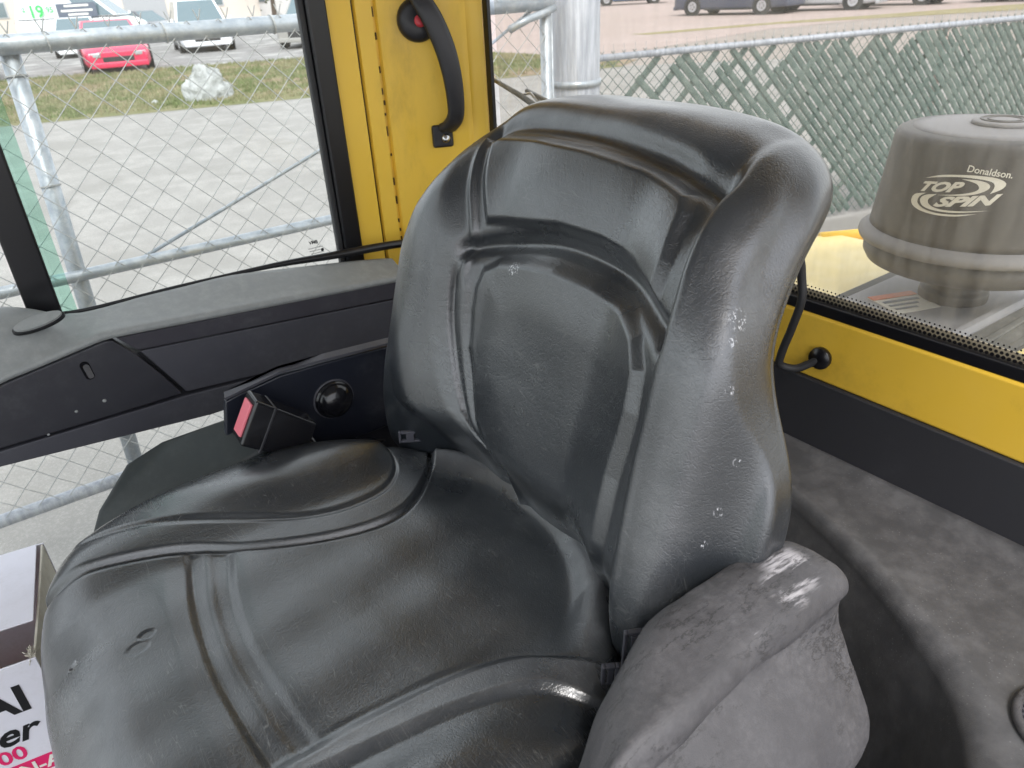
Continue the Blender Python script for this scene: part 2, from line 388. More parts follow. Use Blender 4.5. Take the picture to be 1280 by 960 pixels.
def tufts(name, region, n, m, label, h0=.03, h1=.10):
    V = []; F = []; P = np.array(region, float); lo, hi = P.min(0), P.max(0)
    c = 0
    while c < n:
        x = rng.uniform(lo[0], hi[0], 4000); y = rng.uniform(lo[1], hi[1], 4000)
        ok = sdpoly(x, y, P) < -.05
        for a, b in zip(x[ok], y[ok]):
            if c >= n: break
            k = 3
            for j in range(k):
                t = rng.uniform(0, 6.28); w = rng.uniform(.008, .02); h = rng.uniform(h0, h1); l = rng.uniform(0, .05)
                ox, oy = a+rng.normal(0, .03), b+rng.normal(0, .03); i = len(V)
                V += [(ox-math.cos(t)*w, oy-math.sin(t)*w, GZ-.01), (ox+math.cos(t)*w, oy+math.sin(t)*w, GZ-.01), (ox+l*math.sin(t), oy+l*math.cos(t), GZ+h)]
                F.append((i, i+1, i+2))
            c += 1
    return tag(mesh(name, V, F, m), label, 'grass', None, 'stuff')
gm = mat('grass_blades', (.20, .24, .07), .7); g = NG(gm); g.col(g.mix(g.ramp(g.noise(.9, 5), .4, .62), (.13, .165, .055), (.28, .24, .14)))
tufts('grass', [(-3, 29), (1.5, 28), (9.9, 24.8), (13.4, 21), (13.7, 14.2), (12.7, 13.4), (5.9, 15.1), (.6, 16.7), (-5, 18)], 15000, gm, 'short patchy green and brown grass on the verge beyond the road')

# ------------------------------------------------------------------ chain link gate and fence
def wires(mb, P0, ux, L, z0, z1, pitch, r=.0021, clipf=None, kink=.003):
    """two crossing families of woven wires on a vertical plane"""
    ux = Vector(ux); nrm = ux.cross(Vector((0, 0, 1))); H = z1-z0; P0 = Vector(P0)
    k = -int(H/pitch)-1
    while k*pitch < L+H:
        for s in (1, -1):
            a = k*pitch if s == 1 else k*pitch+pitch*.5*0
            # points u = a + s*(z-z0)
            ua, ub = (a, a+H) if s == 1 else (a+H, a)
            t0, t1 = 0., 1.
            lo, hi = min(ua, ub), max(ua, ub)
            if hi <= 0 or lo >= L: continue
            pts = []
            n = int(H/(pitch/2))
            for i in range(n+1):
                t = i/n; u = ua+(ub-ua)*t
                if -1e-6 <= u <= L+1e-6:
                    z = z0+H*t
                    zig = kink*(1 if (i % 2) else -1)*s
                    pts.append(Vector((P0.x, P0.y, 0))+ux*u+nrm*zig+Vector((0, 0, z)))
            if len(pts) > 1: mb.tube(pts, r, 4, cap=False)
        k += 1
    return mb
gate = thing('chain_link_gate', (.15, 2.4, .3), 'galvanised chain link gate with pipe rails and diagonal rod outside the side window', 'gate')
MB().tube([(-1.5, 2.4, 1.575), (1.93, 2.4, 1.575)], .024, 16).build('top_rail', galv, gate, smooth=True)
MB().tube([(-1.5, 2.4, .965), (1.93, 2.4, .965)], .017, 14).build('middle_rail', galv, gate, smooth=True)
MB().tube([(-1.5, 2.4, .28), (1.93, 2.4, .28)], .021, 14).build('bottom_rail', galvb, gate, smooth=True)
MB().tube([(.172, 2.42, 1.58), (.128, 2.42, .28)], .024, 16).build('upright', galv, gate, smooth=True)
MB().tube([(1.9, 2.4, 1.6), (1.9, 2.4, .25)], .022, 14).build('upright', galv, gate, smooth=True)
MB().tube([(.30, 2.43, .955), (1.62, 2.43, 1.43), (1.86, 2.43, 1.555)], .006, 8).build('tension_rod', galv, gate, smooth=True)
tag(wires(MB(), (-1.5, 2.385, 0), (1, 0, 0), 3.4, .28, 1.6, .088, .0014).build('mesh', M['wire'], gate), kind='stuff')
w_ = MB()
for x in (.02, .26, .55, .86, 1.2, 1.55):
    w_.lathe([(.0255, -.002), (.0275, -.002), (.0275, .002), (.0255, .002)], (x, 2.4, 1.575), 16, (1, 0, .12))
for z in (.62, 1.22, 1.5):
    w_.lathe([(.0255, -.002), (.0275, -.002), (.0275, .002), (.0255, .002)], (.13+.032*(z-.28), 2.42, z), 16, (0, .15, 1))
for x in np.arange(-1.46, 1.9, .078):
    for s in (-1, 1): w_.tube([(x, 2.385, 1.60), (x+.010*s, 2.383, 1.628)], .0017, 4)
tag(w_.build('wire_tie', M['wire'], gate), kind='stuff')
MB().tube([(1.72, 2.38, 1.50), (1.80, 2.37, 1.53), (1.88, 2.38, 1.545), (1.93, 2.38, 1.56)], .014, 8).build('latch', galv, gate, smooth=True)

post = thing('gate_post', (2.06, 2.42, GZ), 'thick round galvanised steel post between the gate and the slatted fence', 'post')
MB().tube([(2.06, 2.42, GZ-.02), (2.06, 2.42, 2.2)], .098, 40).build('post_tube', galvb, post, smooth=True)
for z in (1.20, 1.285): MB().lathe([(.099, -.012), (.104, -.012), (.104, .012), (.099, .012)], (2.06, 2.42, z), 40).build('clamp_band', galv, post, smooth=True)
MB().tube([(1.945, 2.42, GZ), (1.945, 2.42, 1.7)], .006, 10).build('hinge_bar', galv, post, smooth=True)

FA = Vector((3.35, 3.80, 0)); FB = Vector((7.113, 2.876, 0)); fd = (FB-FA).normalized(); FL = 6.6
fn = fd.cross(Vector((0, 0, 1)))      # towards the camera
fence = thing('slatted_fence', (FA.x, FA.y, GZ), 'low chain link fence filled with green slats behind the seat', 'fence')
FT = 1.20
MB().tube([FA+Vector((0, 0, FT)), FA+fd*FL+Vector((0, 0, FT))], .021, 16).build('top_rail', galvb, fence, smooth=True)
for u in (0.03, 3.10, 6.2): 
    p = FA+fd*u-fn*.03
    MB().tube([p+Vector((0, 0, GZ)), p+Vector((-.02, 0, FT-.01))], .026, 14).build('fence_post', M['rust'] if u > 1 else galvb, fence, smooth=True)
tag(wires(MB(), FA+fn*.004, fd, FL, GZ+.03, FT+.035, .078, .0026).build('mesh', M['wire_dark'], fence), kind='stuff')
# slats: shared meshes, one object each
pt = .078; H = FT-.02-(GZ+.04); z0 = GZ+.04
def slat_mesh(t0, t1, s, w=.0238):
    """slat piece running along the diagonal from height fraction t0 to t1"""
    d = (fd*s+Vector((0, 0, 1))).normalized(); side = d.cross(fn)
    a = fd*(s*H*t0)+Vector((0, 0, H*t0)); b = fd*(s*H*t1)+Vector((0, 0, H*t1))
    V = []; n = 9
    for i in range(n):
        c = a+(b-a)*(i/(n-1))+fn*(.0016*(1 if i % 2 else -1))
        V += [c-side*w, c-side*w*.55+fn*.003, c+side*w*.55+fn*.003, c+side*w]
    Fs = [(4*i+k, 4*i+k+1, 4*i+4+k+1, 4*i+4+k) for i in range(n-1) for k in range(3)]
    me = bpy.data.meshes.new('slat'); me.from_pydata([tuple(v) for v in V], [], Fs); me.materials.append(M['slat']); me.shade_smooth()
    return me
cache = {}
def put_slat(u, t0, t1, s, back=0.):
    key = (round(t0, 3), round(t1, 3), s)
    if key not in cache: cache[key] = slat_mesh(*key)
    o = bpy.data.objects.new('slat', cache[key]); SC.collection.objects.link(o); o.parent = fence
    o.location = fd*(u+rng.normal(0, .003))-fn*(back+rng.normal(0, .0006))+Vector((0, 0, z0-GZ))
    o.rotation_euler = (0, 0, rng.normal(0, .004))
nu = int((FL+H)/pt)
for k in range(4, nu):
    u0 = k*pt+pt/2                      # foot of a "\" slat
    ut = u0-H                           # its head at the top rail
    # clip to the fence ends
    t1 = 1.0; t0 = 0.
    if ut < .35: t1 = min(1, (u0-.35)/H)
    if u0 > FL: t0 = (u0-FL)/H
    if t1-t0 < .08: continue
    ph = ut
    for gx, gw in ((.40, .24), (.76, .30), (1.26, .36), (1.80, .16), (2.05, .30), (2.45, .28)):
        if gx < ph < gx+gw:             # slats pulled short: leaves a V of open mesh
            t1 = min(t1, 1-(gx+gw-ph+.02)/(2*H))
    if ut < 1.3 and rng.random() < .4: t1 = min(t1, .5+.35*rng.random())
    if .3 < ut < 1.2 and rng.random() < .3: continue
    if t1-t0 > .08: put_slat(u0, round(t0, 2), round(t1, 2), -1)
for k in range(1, nu, 3):               # every fourth "/" channel has a slat too
    u0 = k*pt-H+.2
    t0 = max(0, -(u0-.25)/H); t1 = min(1, (FL-u0)/H)
    if t1-t0 > .1: put_slat(u0, round(t0, 2), round(t1, 2), 1, .006)
w_ = MB()
for i in range(84):
    u = i*.078+.02; p = FA+fd*u+Vector((0, 0, FT+.03)); w_.tube([p, p+Vector((rng.normal(0, .004), 0, .045))], .0018, 4)
for u in (1.5, 2.35, 3.05): w_.lathe([(.022, -.002), (.025, -.002), (.025, .002), (.022, .002)], FA+fd*u+Vector((0, 0, FT)), 14, fd)
tag(w_.build('wire_end', M['wire'], fence), kind='stuff')

# ------------------------------------------------------------------ vehicles in the lots
def loft(sec, cap=True):
    V, F = grid(sec, True); n = len(sec[0])
    if cap: F += [list(range(n))[::-1], [(len(sec)-1)*n+k for k in range(n)]]
    return V, F
def wheel(parent, x, y, r, w, sgn):
    t = MB().lathe([(r*.55, -w/2), (r*.93, -w/2), (r, -w*.32), (r, w*.32), (r*.93, w/2), (r*.55, w/2)], (x, y, r), 24, (0, 1, 0)).build('wheel', M['tyre'], parent, smooth=False)
    b = MB().lathe([(r*.60, sgn*w*.50), (r*.56, sgn*w*.54), (r*.2, sgn*w*.46), (r*.16, sgn*w*.55), (.01, sgn*w*.56)], (x, y, r), 20, (0, 1, 0))
    for k in range(5):
        a = k*2*math.pi/5; c, s_ = math.cos(a), math.sin(a)
        b.obox((x+c*r*.36, y+sgn*w*.52, r+s_*r*.36), (c*r*.2, 0, s_*r*.2), (0, w*.04, 0), (-s_*.03, 0, c*.03))
    b.build('rim', M['rim'], t)
def vehicle(name, loc, rz, label, cat, col, L, Wd, Ht, kind='suv', group='vehicles parked in the lots', face_col=None, rough=.3):
    """nose towards local +X"""
    root = thing(name, (loc[0], loc[1], GZ), label, cat, group, rz)
    paintm = mat(name+'_paint', col, rough, coat=.6)
    hw = Wd/2; cl = .24 if kind != 'car' else .17; wr = .36 if kind != 'car' else .32
    prof = {   # x/L, shoulder height, half width factor  | roof line given separately
        'suv': [(-.5, .50, .90), (-.485, .56, .96), (-.3, .58, 1), (0, .585, 1), (.2, .58, 1), (.26, .575, 1), (.40, .55, .97), (.47, .50, .92), (.5, .42, .84)],
        'car': [(-.5, .50, .86), (-.47, .62, .93), (-.3, .64, 1), (0, .63, 1), (.2, .61, 1), (.26, .60, .99), (.40, .54, .95), (.47, .47, .90), (.5, .40, .80)],
        'van': [(-.5, .52, .93), (-.49, .56, .98), (-.3, .56, 1), (0, .56, 1), (.25, .55, 1), (.33, .54, .99), (.42, .50, .95), (.48, .42, .90), (.5, .36, .84)],
        'pickup': [(-.5, .58, .96), (-.49, .60, .97), (-.3, .60, 1), (0, .60, 1), (.15, .60, 1), (.26, .60, 1), (.42, .58, .98), (.485, .54, .95), (.5, .46, .90)]}[kind]
    sec = []
    for fx, fh, fw in prof:
        x = fx*L; y = hw*fw; h = fh*Ht; b = cl+(.06 if abs(fx) > .47 else 0)
        sec.append([(x, -y*.93, b), (x, -y, b+.12), (x, -y, h-.12), (x, -y*.94, h-.03), (x, -y*.6, h+.015), (x, y*.6, h+.015), (x, y*.94, h-.03), (x, y, h-.12), (x, y, b+.12), (x, y*.93, b)])
    V, Fc = loft(sec); body = mesh('body', V, Fc, paintm, root, smooth=False, bevel=.03)
    roofs = {'suv': (-.47, -.42, .06, .24), 'car': (-.34, -.20, .05, .24), 'van': (-.485, -.45, .17, .36), 'pickup': (-.12, -.08, .12, .22)}[kind]
    xa, xb, xc, xd = [v*L for v in roofs]; zb = Ht*.565
    def pt_(x, y, z): return (x, y, z)
    wb, wt = hw*.95, hw*.74
    lo = [(xa, -wb, zb), (xd, -wb*.97, zb), (xd, wb*.97, zb), (xa, wb, zb)]
    hi = [(xb, -wt, Ht-.03), (xc, -wt*.98, Ht-.02), (xc, wt*.98, Ht-.02), (xb, wt, Ht-.03)]
    cabm = MB().prism(lo, hi).build('cabin', paintm, root, bevel=.05)
    def pane(nm, a, b, c, d, inset=.07):
        a, b, c, d = map(Vector, (a, b, c, d)); ce = (a+b+c+d)/4; n_ = (b-a).cross(d-a).normalized()
        if n_.dot(ce-Vector((0, 0, Ht*.6))) < 0: n_ = -n_
        q = [p+(ce-p).normalized()*inset+n_*.006 for p in (a, b, c, d)]; q2 = [p-n_*.02 for p in q]
        MB().prism(q2, q).build(nm, M['car_glass'], cabm)
    L3 = lambda a, b, t: tuple(Vector(a).lerp(Vector(b), t))
    pane('windscreen', lo[1], lo[2], hi[2], hi[1], .10)
    pane('rear_window', lo[3], lo[0], hi[0], hi[3], .12)
    if kind == 'van':
        splits = [.66, .97]
    elif kind == 'pickup': splits = [.03, .5, .95]
    else: splits = [.03, .34, .64, .95]
    for sgn in (0, 1):
        A, B, Cq, D = (lo[0], lo[1], hi[1], hi[0]) if sgn == 0 else (lo[3], lo[2], hi[2], hi[3])
        for s0, s1 in zip(splits[:-1], splits[1:]):
            pane('side_window', L3(A, B, s0), L3(A, B, s1), L3(D, Cq, s1), L3(D, Cq, s0), .055)
    fx = L/2; zf = prof[-1][1]*Ht; wf = hw*prof[-1][2]
    MB().box(fx-.03, fx+.015, -wf*.55, wf*.55, cl+.10, zf-.12).build('grille', M['seal_soft'], root, bevel=.01)
    MB().box(fx-.10, fx+.05, -wf*1.02, wf*1.02, cl-.02, cl+.14).build('front_bumper', face_col or paintm, root, bevel=.03)
    for s_ in (-1, 1):
        MB().obox((fx-.05, s_*wf*.80, zf-.06), (.06, 0, 0), (-.03*s_, wf*.20, 0), (0, 0, .06)).build('headlight', M['rim'] if kind != 'x' else None, root, bevel=.015)
        MB().obox((-fx+.02, s_*hw*.84, prof[0][1]*Ht-.06), (.03, 0, 0), (0, .06, 0), (0, 0, .10)).build('tail_light', M['red'], root, bevel=.01)
        MB().obox((xd-.08, s_*(hw+.08), zb+.08), (.05, 0, 0), (0, .09, 0), (0, 0, .07)).build('wing_mirror', paintm, root, bevel=.02)
        for wx in (-.30, .31):
            wheel(root, wx*L, s_*(hw-.10), wr, .22, s_)
            MB().lathe([(wr+.07, -.005), (wr+.07, .02), (.02, .02)], (wx*L, s_*(hw-.012), wr), 24, (0, s_, 0)).build('wheel_arch', M['seal_soft'], root)
    if kind in ('suv', 'pickup'):
        MB().box(-L*.2, L*.2, -hw-.005, hw+.005, cl-.03, cl+.05).build('side_sill', M['seal_soft'], root, bevel=.01)
    return root, paintm
R = math.radians
vehicle('car', (4.85, 28.5), R(-97), 'bright red saloon car parked nose towards the gate', 'car', (.62, .025, .085), 4.5, 1.95, 1.42, 'car')
v, pm = vehicle('van', (7.2, 48.3), R(-30), 'white van with a green price printed on its side at the far left', 'van', (.75, .76, .77), 6.0, 2.1, 2.35, 'van')
OFF[v.name] = Vector((0, 0, 0))
def on_van(nm, txt, size, x, z, m, **kw): place_text(nm, txt, size, (x, -1.075, z), (1, 0, 0), (0, 0, 1), m, v, **kw)
on_van('price_text', '$', .38, -2.42, 1.62, M['print_green'], bold=.012)
on_van('price_text', '19', .78, -2.12, 1.42, M['print_green'], bold=.02)
on_van('price_text', '95', .36, -1.22, 1.62, M['print_green'], bold=.01)
MB().box(-.70, 1.25, -1.072, -1.06, 1.32, 1.98).build('side_panel', M['print_grey'], v)
for a, b, z in ((-.3, .9, 1.82), (-.5, 1.05, 1.60), (-.2, .8, 1.42)): MB().box(a, b, -1.08, -1.07, z, z+.09).build('printed_line', M['print_white'], v)
vehicle('car', (5.4, 38.6), R(-100), 'white saloon car half hidden by the gate rail above the red car', 'car', (.78, .79, .80), 4.5, 1.85, 1.45, 'car')
vehicle('suv', (9.35, 34.6), R(-100), 'white suv facing the camera right of the red car', 'suv', (.76, .77, .80), 4.7, 2.05, 1.85, 'suv')
vehicle('suv', (13.0, 31.2), R(-128), 'grey suv cut off by the black window pillar', 'suv', (.30, .29, .27), 4.9, 2.0, 1.85, 'suv')
vehicle('suv', (30.7, 24.6), R(101), 'dark blue grey suv parked side on beyond the slatted fence', 'suv', (.055, .065, .10), 5.6, 2.0, 1.85, 'suv')
vehicle('pickup', (33.4, 22.1), R(-72), 'silver grey pickup with big tyres between two dark vehicles', 'pickup truck', (.42, .43, .45), 5.2, 2.0, 1.95, 'pickup')
vehicle('suv', (37.0, 20.6), R(100), 'dark suv with bright wheels, second dark one along the right lot', 'suv', (.04, .045, .06), 4.8, 1.95, 1.8, 'suv')
vehicle('car', (39.0, 15.6), R(98), 'black car at the far right end of the parked row', 'car', (.03, .03, .035), 4.6, 1.9, 1.5, 'car')
vehicle('pickup', (41.5, 42.8), R(-40), 'blue pickup far behind the thick gate post', 'pickup truck', (.04, .12, .26), 5.4, 2.0, 1.9, 'pickup')
vehicle('car', (.55, 28.9), R(-95), 'dark car at the left edge partly outside the picture', 'car', (.05, .05, .055), 4.5, 1.85, 1.45, 'car')
vehicle('car', (10.6, 50.5), R(-60), 'dark car in the back row beyond the white suv', 'car', (.07, .07, .08), 4.5, 1.85, 1.45, 'car')
# bundle of white tarpaulin on the verge
V = []; F = []; n1, n2 = 40, 22
from mathutils import noise as mn
for i in range(n2+1):
    for k in range(n1):
        a = 2*math.pi*k/n1; b = i/n2*math.pi/2*1.02
        p = Vector((math.cos(a)*math.sin(b), math.sin(a)*math.sin(b), math.cos(b)))
        f = 1+.22*mn.noise(p*2.2)-.30*abs(mn.noise(p*3.2+Vector((3, 1, 2))))-.16*abs(mn.noise(p*7+Vector((1, 5, 2))))
        V.append((4.45+p.x*.52*f, 16.9+p.y*.42*f, GZ-.02+p.z*.66*f))
F = [(i*n1+k, i*n1+(k+1) % n1, (i+1)*n1+(k+1) % n1, (i+1)*n1+k) for i in range(n2) for k in range(n1)]
tag(mesh('tarpaulin', V, F, M['tarp'], smooth=True), 'crumpled white tarpaulin bundle on the grass verge', 'tarpaulin')
for x, y, r, l in ((3.4, 17.0, .07, 'small white litter scrap lying left of the tarpaulin'), (1.3, 17.6, .06, 'pinkish litter scrap on the brown verge near the gate upright')):
    V2 = [(x+r*math.cos(a)*(1+.3*math.sin(3*a)), y+r*.7*math.sin(a), GZ+.01+.04*(k % 2)) for k, a in enumerate(np.linspace(0, 6.0, 9))]
    tag(mesh('litter', V2+[(x, y, GZ+.09)], [(k, (k+1) % 9, 9) for k in range(9)], M['tarp']), l, 'litter')
# far buildings closing the horizon
def building(x, y, rz, w, d, h, col, label, gable=True):
    b = thing('building', (x, y, GZ), label, 'building', 'low buildings beyond the lots', rz)
    mw = mat('wall_render', col, .8); 
    MB().box(-w/2, w/2, -d/2, d/2, 0, h).build('wall', mw, b)
    rm = mat('roof_sheet', (.42, .40, .38), .6)
    MB().prism([(-w/2-.3, -d/2-.4, h), (-w/2-.3, d/2+.4, h), (-w/2-.3, 0, h+d*.16)], [(w/2+.3, -d/2-.4, h), (w/2+.3, d/2+.4, h), (w/2+.3, 0, h+d*.16)]).build('roof', rm, b)
    for k in range(int(w//5)):
        xx = -w/2+2.5+k*5
        if k % 3 == 1: MB().box(xx-1.5, xx+1.5, -d/2-.06, -d/2+.05, 0.0, 2.9).build('door', mat('door_sheet', (.35, .36, .38), .5), b)
        else:
            wi = MB().box(xx-.8, xx+.8, -d/2-.05, -d/2+.05, 1.3, 2.4).build('window', M['rim'], b)
            MB().box(xx-.7, xx+.7, -d/2-.07, -d/2-.045, 1.38, 2.32).build('pane', M['car_glass'], wi)
    return b
building(2, 78, R(-12), 46, 14, 4.2, (.62, .56, .50), 'long beige low building behind the white van')
building(42, 74, R(-30), 34, 14, 4.5, (.66, .66, .66), 'pale grey workshop beyond the lot behind the gate post')
building(80, 42, R(-62), 50, 16, 5, (.55, .50, .46), 'tan warehouse beyond the parked row on the right')
def tree(x, y, h, r, label):
    t = thing('tree', (x, y, GZ), label, 'tree', 'trees beyond the lots')
    tm = mat('bark', (.10, .075, .055), .9); lm = mat('foliage', (.06, .10, .03), .7)
    mb = MB().tube([(x, y, GZ), (x+.1, y, GZ+h*.3), (x, y+.1, GZ+h*.62)], [.22, .16, .07], 8)
    for k in range(6):
        a = k*1.05; mb.tube([(x+.05, y, GZ+h*(.32+.04*k)), (x+math.cos(a)*r*.5, y+math.sin(a)*r*.5, GZ+h*(.52+.05*k))], [.08, .03], 6)
    mb.build('trunk', tm, t)
    V = []; F = []
    cl = [(rng.normal(0, .5)*r, rng.normal(0, .5)*r, h*.62+rng.normal(0, .16)*h) for _ in range(16)]
    for i in range(2600):
        c = cl[i % 16]; p = np.array(c)+rng.normal(0, .18, 3)*r; q = rng.normal(0, .13, (3, 3))
        n = len(V); V += [tuple(p+q[j]+np.array((x, y, GZ))) for j in range(3)]; F.append((n, n+1, n+2))
    tag(mesh('crown', V, F, lm, t), kind='stuff')
tree(-6, 66, 7, 3, 'round green tree left of the beige building')
tree(24, 66, 8, 3.4, 'green tree between the beige building and the grey workshop')
tree(62, 62, 8, 3.4, 'green tree between the workshop and the tan warehouse')

# ------------------------------------------------------------------ seat
def radial(poly, c, nth):
    p = smooth_line(poly, 6, True)-np.array(c); a = np.arctan2(p[:, 1], p[:, 0]); r = np.hypot(p[:, 0], p[:, 1])
    o = np.argsort(a); a = a[o]; r = r[o]; th = np.linspace(-np.pi, np.pi, nth, endpoint=False)
    Rr = np.interp(th, np.r_[a[-3:]-2*np.pi, a, a[:3]+2*np.pi], np.r_[r[-3:], r, r[:3]])
    k = max(1, nth//90); w = np.hanning(2*k+3)[1:-1]; w /= w.sum()
    return th, np.convolve(np.r_[Rr[-k:], Rr, Rr[:k]], w, 'valid')
def pillow(poly, c, nth, nr, n, nside=None):
    """rounded pad over a star-shaped outline; n = squareness of its edge, nside = the same towards +-first axis"""
    th, Rr = radial(poly, c, nth)
    ph = np.linspace(0, np.pi, 2*nr+1)[1:-1]; s = np.sin(ph); cc = np.cos(ph)
    rho = s**(2/n); q = np.sign(cc)*np.abs(cc)**(2/n)
    Ln = np.r_[0, np.cumsum(np.hypot(np.diff(rho), .35*np.diff(q)))]
    ph = np.interp(np.linspace(0, Ln[-1], len(ph)), Ln, ph)[:, None]
    nn = np.full(nth, float(n)) if nside is None else n+(nside-n)*sm(np.abs(np.cos(th)), .70, .95)
    nn = nn[None]; s = np.sin(ph); cc = np.cos(ph)
    rho = s**(2/nn); Q = np.sign(cc)*np.abs(cc)**(2/nn)
    A = c[0]+rho*(Rr*np.cos(th))[None]; B = c[1]+rho*(Rr*np.sin(th))[None]
    a = np.r_[A.ravel(), c[0], c[0]]; b = np.r_[B.ravel(), c[1], c[1]]; Q = np.r_[Q.ravel(), 1, -1]
    m = len(ph); idx = np.arange(m*nth).reshape(m, nth); q1 = idx[:-1]; q2 = idx[1:]
    quads = np.stack([q1, q2, np.roll(q2, -1, 1), np.roll(q1, -1, 1)], -1).reshape(-1, 4)
    t0 = np.stack([np.full(nth, m*nth), idx[0], np.roll(idx[0], -1)], -1)
    t1 = np.stack([np.full(nth, m*nth+1), np.roll(idx[-1], -1), idx[-1]], -1)
    return a, b, Q, quads.tolist()+t0.tolist()+t1.tolist()
YC = .645
def normals(P, Fs):
    Q = np.array([f for f in Fs if len(f) == 4]); n = np.cross(P[Q[:, 2]]-P[Q[:, 0]], P[Q[:, 3]]-P[Q[:, 1]])
    N = np.zeros_like(P)
    for k in range(4):
        for ax_ in range(3): N[:, ax_] += np.bincount(Q[:, k], n[:, ax_], len(P))
    N /= np.linalg.norm(N, axis=1)[:, None]+1e-12
    c0 = P.mean(0); sgn = np.sign(((P-c0)*N).sum(1).mean()); N *= sgn
    N[-2:] = N[[0, -3]]
    return N
seat = thing('operator_seat', (.2, YC, .55), 'worn black vinyl operator seat with moulded panels and a tall wraparound backrest', 'seat')
# --- backrest (plane: s = y-YC, z)
H_ = [(0, 1.522), (.10, 1.520), (.182, 1.506), (.222, 1.466), (.252, 1.40), (.304, 1.31), (.345, 1.22), (.345, 1.13), (.31, 1.05), (.24, .985), (.14, .955), (0, .95)]
BO = [(YC+a, b) for a, b in H_]+[(YC-a*(1-.03*math.exp(-((b-1.32)/.06)**2)+.155*math.exp(-((b-1.455)/.055)**2)), b) for a, b in H_[1:-1][::-1]]
y, z, q, Fb = pillow(BO, (YC, 1.23), 900, 210, 3.1, 6.0)
s = y-YC; sa = np.abs(s); front = sm(q, -.3, .6)
TH = .05+.13*sm(z, 1.32, 1.5)+.02*sm(-z, -1.2, -1.05)
X = .425+.24*(z-1.0)+.10*np.clip(z-1.3, 0, 1)**1.5+TH/2*(1-q)
bol = .045*sm(sa, .10, .24)*(1-sm(sa, .275, .335))*(1-sm(z, 1.40, 1.54))
X -= (bol+.012*np.exp(-((z-1.13)/.1)**2))*front
fm = sm(q, .0, .35)
X += .040*(1-sm(z, 1.02, 1.13))*(1-sm(sa, .17, .30))
Nb = normals(np.stack([X, y, z], 1), Fb); X0_ = X.copy(); extra = np.zeros_like(X)
def poly_s(P): return smooth_line(P, 5, True)
upper = [(.176, 1.468), (.158, 1.425), (.136, 1.378), (.07, 1.386), (0, 1.396), (-.07, 1.396), (-.13, 1.388), (-.192, 1.376), (-.192, 1.41), (-.184, 1.45), (-.172, 1.464), (-.09, 1.476), (0, 1.482), (.09, 1.482), (.16, 1.477)]
lum = [(.134, 1.300), (.126, 1.326), (.095, 1.343), (.045, 1.354), (-.01, 1.361), (-.079, 1.360), (-.14, 1.351), (-.178, 1.338), (-.200, 1.312), (-.206, 1.27), (-.203, 1.20), (-.208, 1.13), (-.19, .98), (.02, .98), (.03, 1.08), (.085, 1.135), (.127, 1.22), (.134, 1.27)]
du = sdpoly(s, z, np.array(upper)); dl = sdpoly(s, z, np.array(lum))
disp = .009*sm(-du, -.003, .010)
disp += .010*sm(-dl, -.004, .013)+.003*sm(-dl, 0, .07)
grl = smooth_line([(.195, 1.49), (.190, 1.468), (.168, 1.42), (.146, 1.358), (.150, 1.31), (.140, 1.233), (.098, 1.135), (.034, 1.085), (.0, .98)])
dg_ = dline(s, z, grl)
low = 1-sm(z, 1.29, 1.33)
side = s-np.interp(z, grl[::-1, 1], grl[::-1, 0])            # + outside the seam
disp += .0065*np.exp(-((dg_)/.0105)**2)*low - .006*np.exp(-(((side-.016))/.004)**2)*low*(dg_ < .05)
disp += .010*sm(side, .0, .05)*(1-sm(side, .10, .16))*(s > 0)
disp += .006*np.exp(-((side-.004)/.006)**2)*(1-low)*(dg_ < .03)*(z < 1.47)
# right-hand rib where the wing starts
rib = smooth_line([(-.185, 1.54), (-.203, 1.512), (-.208, 1.49), (-.213, 1.46), (-.222, 1.42), (-.230, 1.37), (-.232, 1.30), (-.234, 1.22), (-.244, 1.12), (-.25, 1.0)])
sr = -(s-np.interp(z, rib[::-1, 1], rib[::-1, 0]))           # + outside
fr = sm(q, -.35, .1)
extra += (.018*sm(sr, -.012, .010)*(1-sm(sr, .012, .10))+.006*np.exp(-(sr/.008)**2))*(1-.75*sm(z, 1.43, 1.50))*(s < 0)*fr*(z > 1.02)*(1-sm(z, 1.490, 1.515))
extra -= .007*np.exp(-((s+.180)/.020)**2-((z-1.487)/.022)**2)*fr
disp -= .010*np.exp(-((s+.262)/.030)**2-((z-1.435)/.05)**2)+.005*np.exp(-((s+.197)/.012)**2-((z-1.465)/.03)**2)    # hollow at the left shoulder
disp -= .012*np.exp(-((z-1.385+.10*(s+.03)**2+.012*0)/.012)**2)*0
# sagging vinyl creases
for cx, cz, a_, l_ in ((-.327, 1.30, .2, .012), (-.335, 1.31, -.1, .010), ):
    uu = (s-cx)*math.cos(a_)+(z-cz)*math.sin(a_); vv = -(s-cx)*math.sin(a_)+(z-cz)*math.cos(a_)
    disp -= .0012*np.exp(-(uu/.003)**2-(vv/l_)**2)
X -= disp*fm
# dark arch channel cut between the upper and the lumbar panel
arch = smooth_line([(.150, 1.345), (.07, 1.366), (0, 1.378), (-.07, 1.377), (-.13, 1.368), (-.20, 1.355), (-.215, 1.35)])
X += .015*np.exp(-(dline(s, z, arch)/.0115)**2)*fm
tl = smooth_line([(.188, 1.478), (.16, 1.490), (.09, 1.497), (0, 1.497), (-.086, 1.490), (-.15, 1.480), (-.20, 1.470)])
X += .012*np.exp(-(dline(s, z, tl)/.011)**2)*sm(q, .25, .5)
